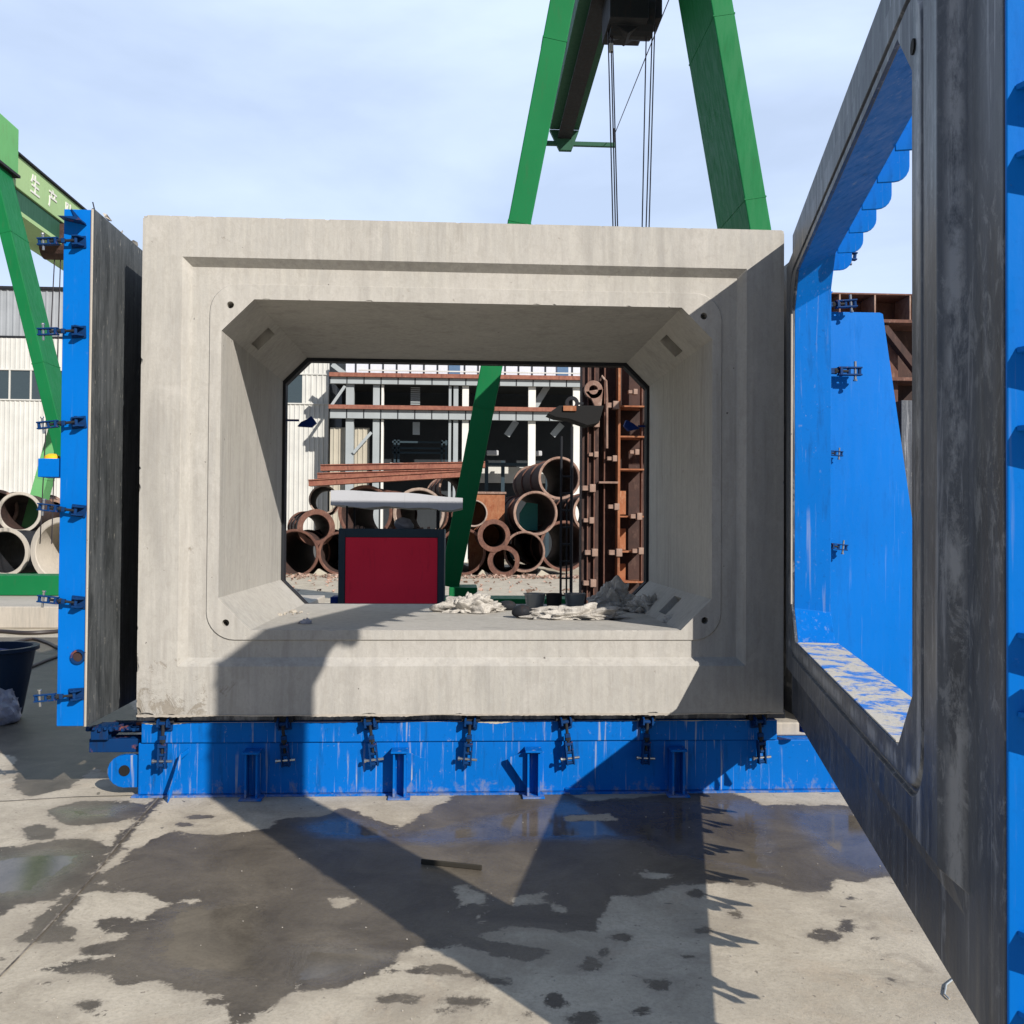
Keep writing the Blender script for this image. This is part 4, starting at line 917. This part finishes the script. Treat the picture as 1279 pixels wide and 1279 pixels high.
# ------------------------------------------------------------------ stack of pipe moulds
def pipe(px, py, rpx, Y, ln, yaw, lab, rim='rust_rim', body='rust', wall=.11, flange=.10, pitch=0, name='pipe_mould', group='rusty pipe moulds piled behind the concrete box'):
    p = at(px, py, Y); r = rpx*(Y+5.6)/F; ln = ln*1.7 if name == 'pipe_mould' else ln
    t = thing(name, tuple(p), lab, 'pipe' , group, rz=R(yaw)); ri = r*(1-wall)
    MB().lathe([(r*.90, .03), (r*.90, ln), (ri, ln), (ri, .03)], 44).build('barrel', 'rust_dark' if body == 'rust' else body, t, smooth=True)
    rim = random.choice(['rust_rim', 'rust_rim', 'rust_rim_pale', 'rust']) if rim == 'rust_rim' else rim
    MB().lathe([(r, 0), (r, .09), (r*.90, .092), (ri*.995, .06), (ri*.995, 0.02), (ri*1.03, 0)], 44).build('rim', rim, t, smooth=True)
    if flange:
        o = MB().lathe([(r, ln-.1), (r, ln), (ri, ln), (ri, ln-.1)], 44).build('rim', rim, t, smooth=True)
        for k in (1, 2): MB().lathe([(r*.97, ln*k/3), (r*.97, ln*k/3+.05), (r*.9, ln*k/3+.05), (r*.9, ln*k/3)], 44).build('hoop', body, t, smooth=True)
    return t
YP = 26.5
pipe(404, 624, 18, YP+.8, 2.5, 6, 'small pipe mould topmost at the left, just under the rusty beams')
pipe(395, 659, 23, YP, 3, 14, 'thick rimmed pipe mould sitting on the two lowest left ones', wall=.30)
pipe(368, 691, 30, YP-.3, 3, -6, 'bottom pipe mould furthest left, half hidden by the tunnel wall')
pipe(425, 691, 27, YP-.3, 3, 4, 'bottom pipe mould half hidden behind the left side of the red cabinet')
pipe(456, 640, 34, YP+.2, 3, -7, 'wide pipe mould under the left part of the grey canopy')
pipe(523, 641, 32, YP+.2, 3, -5, 'wide pipe mould under the right part of the grey canopy')
pipe(570, 610, 22, YP+1.6, 3, 7, 'dull pipe mould showing just left of the green crane leg')
pipe(592, 641, 17, YP-.1, 2.5, 0, 'small pipe mould in the upper row immediately right of the crane leg')
pipe(577, 689, 30, YP-.3, 3, -5, 'bottom pipe mould immediately right of the crane leg')
pipe(617, 669, 20.5, YP-.8, 2.5, 3, 'dark thick walled ring mould, upper of the two in front', rim='rust', wall=.30)
pipe(629, 701, 20, YP-.8, 2.5, -4, 'dark thick walled ring mould, lower of the two in front', rim='rust', wall=.30)
pipe(655, 689, 26, YP-.2, 3, -4, 'bottom pipe mould right of the two dark ring moulds')
pipe(669, 641, 28, YP, 3, 5, 'large pipe mould with a teal tarpaulin inside')
pipe(705, 682, 32, YP+.2, 3, 8, 'bottom pipe mould behind the steel ladder', rim='rust')
pipe(699, 597, 27, YP+.6, 3, 7, 'topmost large pipe mould at the right, seen through the ladder')
pipe(742, 640, 27, YP+.2, 3, 6, 'pipe mould mostly hidden by the rusty tower')
p = at(668, 645, YP+1.6); o = MB().prism([(-.55, -.5), (.1, -.5), (.1, .45), (-.3, .5), (-.55, .1)], 'y', 0, .1).build('teal_tarpaulin', 'teal_tarp'); o.location = p; tag(o, 'folded teal tarpaulin stuffed inside the large pipe mould', 'tarpaulin')
a = at(600, 617, YP+1.4); b = at(630, 700, YP+1.4)
o = thing('rusty_tank', (a.x, YP+1.4, 0), 'orange rust streaked square tank behind the dark ring moulds', 'tank')
MB().box(-.4, b.x-a.x, 0, .8, b.z*0+.05, a.z).build('tank_body', 'rust_orange', o, .02); MB().box(-.45, b.x-a.x+.05, -.05, .85, a.z+.001, a.z+.08).build('tank_lid', 'rust_rim', o, .01)
for px, lab in ((399, 'timber wedge between the two lowest pipe moulds at the left'), (604, 'timber wedge against the lowest pipe right of the crane leg'), (678, 'timber wedge between the two lowest pipe moulds at the right')):
    g = at(px, 712, YP-.5); o = MB().prism([(-.22, 0), (.22, 0), (.22, .05), (-.05, .2)], 'y', 0, .5).build('timber_wedge', 'tan_sheet', bevel=.01); o.location = (g.x, YP-.55, 0); tag(o, lab, 'wedge', 'timber wedges under the pipe pile')
# beams on the top of the pile
for (x0, y0, x1, y1, th, dz, lab) in ((400, 584, 606, 580, 8, 0, 'topmost long rusty steel beam on the pipe moulds'), (396, 594, 600, 588, 7, -.6, 'middle long rusty steel beam, slightly tilted'), (385, 603, 585, 591, 8, -1.0, 'lowest long rusty steel beam, its left end sticking out furthest')):
    a = at(x0, y0, YP+.8+dz); b = at(x1, y1, YP+.8+dz); d = b-a; ln = d.length; hh = th*(YP+5.6)/F
    t = thing('steel_beam', tuple(a), lab, 'beam', 'rusty beams laid on the pipe pile'); t.rotation_euler = (0, -math.atan2(d.z, d.x), 0)
    MB().box(0, ln, 0, .5, -hh/2, -hh/2+.03).box(0, ln, 0, .5, hh/2-.03, hh/2).build('flange', 'rust_beam', t); MB().box(0, ln, .05, .09, -hh/2+.031, hh/2-.031).build('web', 'rust_beam', t)
# rubble
m = MB()
for i in range(900):
    px = random.uniform(340, 780); Y = YP-random.uniform(.6, 2.6) if random.random() < .75 else YP-random.uniform(2, 9); g = at(px, 700, Y); s = random.uniform(.02, .09)
    c = Vector((g.x, Y, s*.3)); m.add([tuple(c+Vector((random.uniform(-1, 1), random.uniform(-1, 1), random.uniform(-.4, .9)))*s) for _ in range(6)], [(0, 1, 2), (0, 2, 3), (0, 3, 4), (0, 4, 5), (1, 2, 5), (2, 3, 4), (3, 4, 5), (1, 5, 4)])
tag(m.build('rubble', 'rubble_rust'), 'rust coloured rubble scattered in front of the pipe moulds', 'rubble', kind='stuff')
# left yard: concrete pipes
GL = 'pipes lying in the left yard'
pipe(76, 688, 41, 18.5, 2.6, -12, 'largest pale concrete pipe, half hidden by the blue panel at the left', 'pipe_concrete', 'pipe_concrete', .17, 0, name='concrete_pipe', group=GL)
pipe(24, 640, 25, 21, 2.5, 10, 'smaller pale concrete pipe behind the leaning green leg', 'pipe_concrete', 'rust', .15, 0, name='concrete_pipe', group=GL)
pipe(5, 690, 30, 20, 2.5, -4, 'bottom pale pipe at the left edge with a reinforcement spiral inside', 'pipe_concrete', 'dark_metal', .16, 0, name='concrete_pipe', group=GL)
pipe(-4, 636, 24, 22, 2.5, 5, 'rusty pipe mould at the very left edge', 'rust_rim', 'rust', .15, .1, name='pipe_mould', group=GL)
pipe(66, 640, 16, 23, 2.5, 12, 'small rust stained ring mould above the largest concrete pipe', 'rust_rim', 'rust', .2, .1, name='pipe_mould', group=GL)

# ------------------------------------------------------------------ buildings
YBD = 40.
def corrug(mb, x0, x1, y, z0, z1, pitch=.22, dep=.035):
    n = max(1, int((x1-x0)/pitch)); vs = []; k = 0
    prof = []
    for i in range(n):
        x = x0+(x1-x0)*i/n; pw = (x1-x0)/n
        prof += [(x, y), (x+pw*.55, y), (x+pw*.68, y-dep), (x+pw*.87, y-dep)]
    prof.append((x1, y)); m = len(prof)
    mb.add([(a, b, z) for z in (z0, z1) for a, b in prof], [(i, i+1, m+i+1, m+i) for i in range(m-1)]); return mb
bw = thing('workshop_building', (at(-300, 640, YBD).x, YBD, 0), 'long white corrugated workshop with grey roof at the left, behind the cranes', 'building')
xr = loc(bw, at(410, 600, YBD))[0]
Zb = lambda py, px=45: at(px, py, YBD).z
zr = Zb(362); z2 = Zb(423); w1, w0 = Zb(463), Zb(499)
corrug(corrug(MB(), 0, xr, 0, 0, w0-.05), 0, xr, 0, w1+.05, z2).build('wall', 'white_sheet', bw)
MB().box(0, xr, .10, 12, 0, zr-.4).build('inner_wall', 'interior_shade', bw)
MB().box(-.1, xr+.1, -.0, .4, z2, z2+.12).build('eaves_gutter', 'dark_metal', bw)
m = MB(); corrug(m, -.1, xr+.05, .07, z2+.12, zr, .3); m.build('upper_cladding', 'grey_roof', bw)
MB().box(-.1, xr+.06, -.05, 12, zr, zr+.15).build('roof', 'dark_metal', bw, .02)
px = -280; win = None; xw = []
while px < 100: xw.append(loc(bw, at(px, 480, YBD))[0]); px += 26.5
xw += [loc(bw, at(v, 480, YBD))[0] for v in (324, 350.5)]
MB().box(0, xr, -.07, .0, w0-.06, w0).box(0, xr, -.07, 0, w1, w1+.06).build('window_band', 'white_sheet', bw)
ww = 26.5*(YBD+5.6)/F
for i, x in enumerate(xw):
    if win is None:
        win = MB().box(0, .07, -.06, 0, 0, w1-w0-.001).box(ww-.0, ww+.0, -.06, 0, 0, .01).build('window', 'white_sheet', bw); pn = MB().box(.07, ww-.002, -.01, .02, 0, w1-w0).build('pane', 'glass_dark', win); o = win
    else: o = copy_tree(win, bw)
    o.location = (x, 0, w0)
# plain wall between the window groups
x0 = xw[-3]+ww; x1_ = xw[-2]
corrug(MB(), x0+.08, x1_, -.01, w0+.001, w1-.001).build('wall', 'white_sheet', bw)
corrug(MB(), xw[-1]+ww, xr, -.01, w0+.001, w1-.001).build('wall', 'white_sheet', bw)
# steel frame bay
YF = 38.
sf = thing('steel_frame_building', (at(410, 640, YF).x, YF, 0), 'open fronted grey steel frame building with dark interior behind the pipe pile', 'building')
P = lambda px, py=560, y=0: loc(sf, at(px, py, YF+y))
wf = P(900)[0]; zf = lambda py: at(560, py, YF).z
MB().box(0, wf, 4.5, 4.7, 0, zf(425)).build('back_wall', 'interior_shade', sf)
MB().box(0, wf, .4, 4.4, zf(474)-.02, zf(474)+.1).build('ceiling', 'interior_shade', sf)
MB().box(wf, wf+.2, .0, 4.6, 0, zf(425)).build('side_wall', 'interior_shade', sf)
for (ya, yb, nm) in ((473, 481, 'spandrel'), (513, 524, 'spandrel')):
    MB().box(0, wf, -.05, .15, zf(yb), zf(ya)).build('spandrel', 'galvanised', sf)
    m = MB(); x = 0
    while x < wf: m.box(x, x+.045, -.065, -.051, zf(yb), zf(ya)); x += .78
    m.build('spandrel_seams', 'dark_metal', sf)
MB().box(0, wf, -.22, .12, zf(473)+.002, zf(468)).box(0, wf, -.25, .12, zf(513)+.002, zf(508)).build('rusty_ledge', 'rust_beam', sf)
m = MB(); m.box(P(430)[0], wf, .3, .34, zf(468)+.01, zf(425)); m.build('glazed_wall', 'milky_glass', sf)
m = MB(); x = P(442)[0]
while x < wf: m.box(x, x+.06, .25, .29, zf(468)+.01, zf(425)); x += .63
m.build('glazing_bars', 'dark_metal', sf)
for q in (560, 696): MB().box(P(q)[0], P(q+14)[0], .2, .24, zf(468)+.02, zf(425)).build('blue_window', 'blue_glass', sf)
MB().box(P(447)[0], wf, -.1, -.04, zf(465), zf(463.5)).build('handrail', 'white_sheet', sf)
cl = None
for px, wv, mt in ((431, .36, 'galvanised'), (465, .30, 'galvanised'), (475.5, .10, 'char_white'), (560, .12, 'galvanised'), (566, .22, 'galvanised'), (577, .3, 'char_white'), (660, .34, 'char_white'), (716, .34, 'char_white'), (780, .34, 'galvanised')):
    x = P(px)[0]; MB().box(x, x+wv, .16, .5, 0, zf(468)).build('column', mt, sf)
for (a_, b_) in (((413, 508), (431, 482)), ((441, 566), (464, 540))):
    MB().beam(P(*a_, .1), P(*b_, .1), .13, .06).build('diagonal_brace', 'galvanised', sf)
MB().beam(P(415, 455, .1), P(436, 471, .1), .22, .1).build('diagonal_brace', 'galvanised', sf)
corrug(MB(), P(410)[0], P(430)[0], .6, 0, zf(534)).build('infill_cladding', 'tan_sheet', sf)
corrug(MB(), P(441)[0], P(460)[0], .6, 0, zf(534)).build('infill_cladding', 'tan_sheet', sf)
m = MB()
for k in range(11): m.box(P(511)[0], P(523)[0], .9, .95, zf(482+k*2.6), zf(480.6+k*2.6))
m.box(P(514)[0], P(523)[0], .9, .95, zf(541), zf(525)); m.build('louvre', 'galvanised', sf)
for a_, b_ in (((668, 508), (684, 482)), ((633, 544), (645, 526)), ((690, 544), (702, 530))): MB().beam(P(*a_, .9), P(*b_, .9), .3, .05).build('roof_brace', 'galvanised', sf)
MB().box(P(482)[0], P(558)[0], 2.5, 3, zf(581), zf(574)).box(P(578)[0], P(740)[0], 4.3, 4.45, zf(597), zf(575)).build('pale_band', 'white_sheet', sf)
m = MB()
for y in (548, 556, 562): m.box(P(485)[0], P(555)[0], 2.4, 2.5, zf(y)+.0, zf(y)+.09)
for x in (487, 492, 549, 555): m.box(P(x)[0], P(x)[0]+.1, 2.4, 2.5, zf(581), zf(544))
for x in (608, 630, 690): m.box(P(x)[0], P(x)[0]+.18, 3.5, 3.6, 0, zf(568))
m.box(P(580)[0], P(720)[0], 3.4, 3.6, zf(575)+.0, zf(571)); m.build('indoor_racking', 'slate_frame', sf)
for x in (618, 676): MB().box(P(x-8)[0], P(x+8)[0], 3.0, 3.2, zf(562), zf(555)).build('ventilator', 'grey_sheet', sf, .05)
print('done')
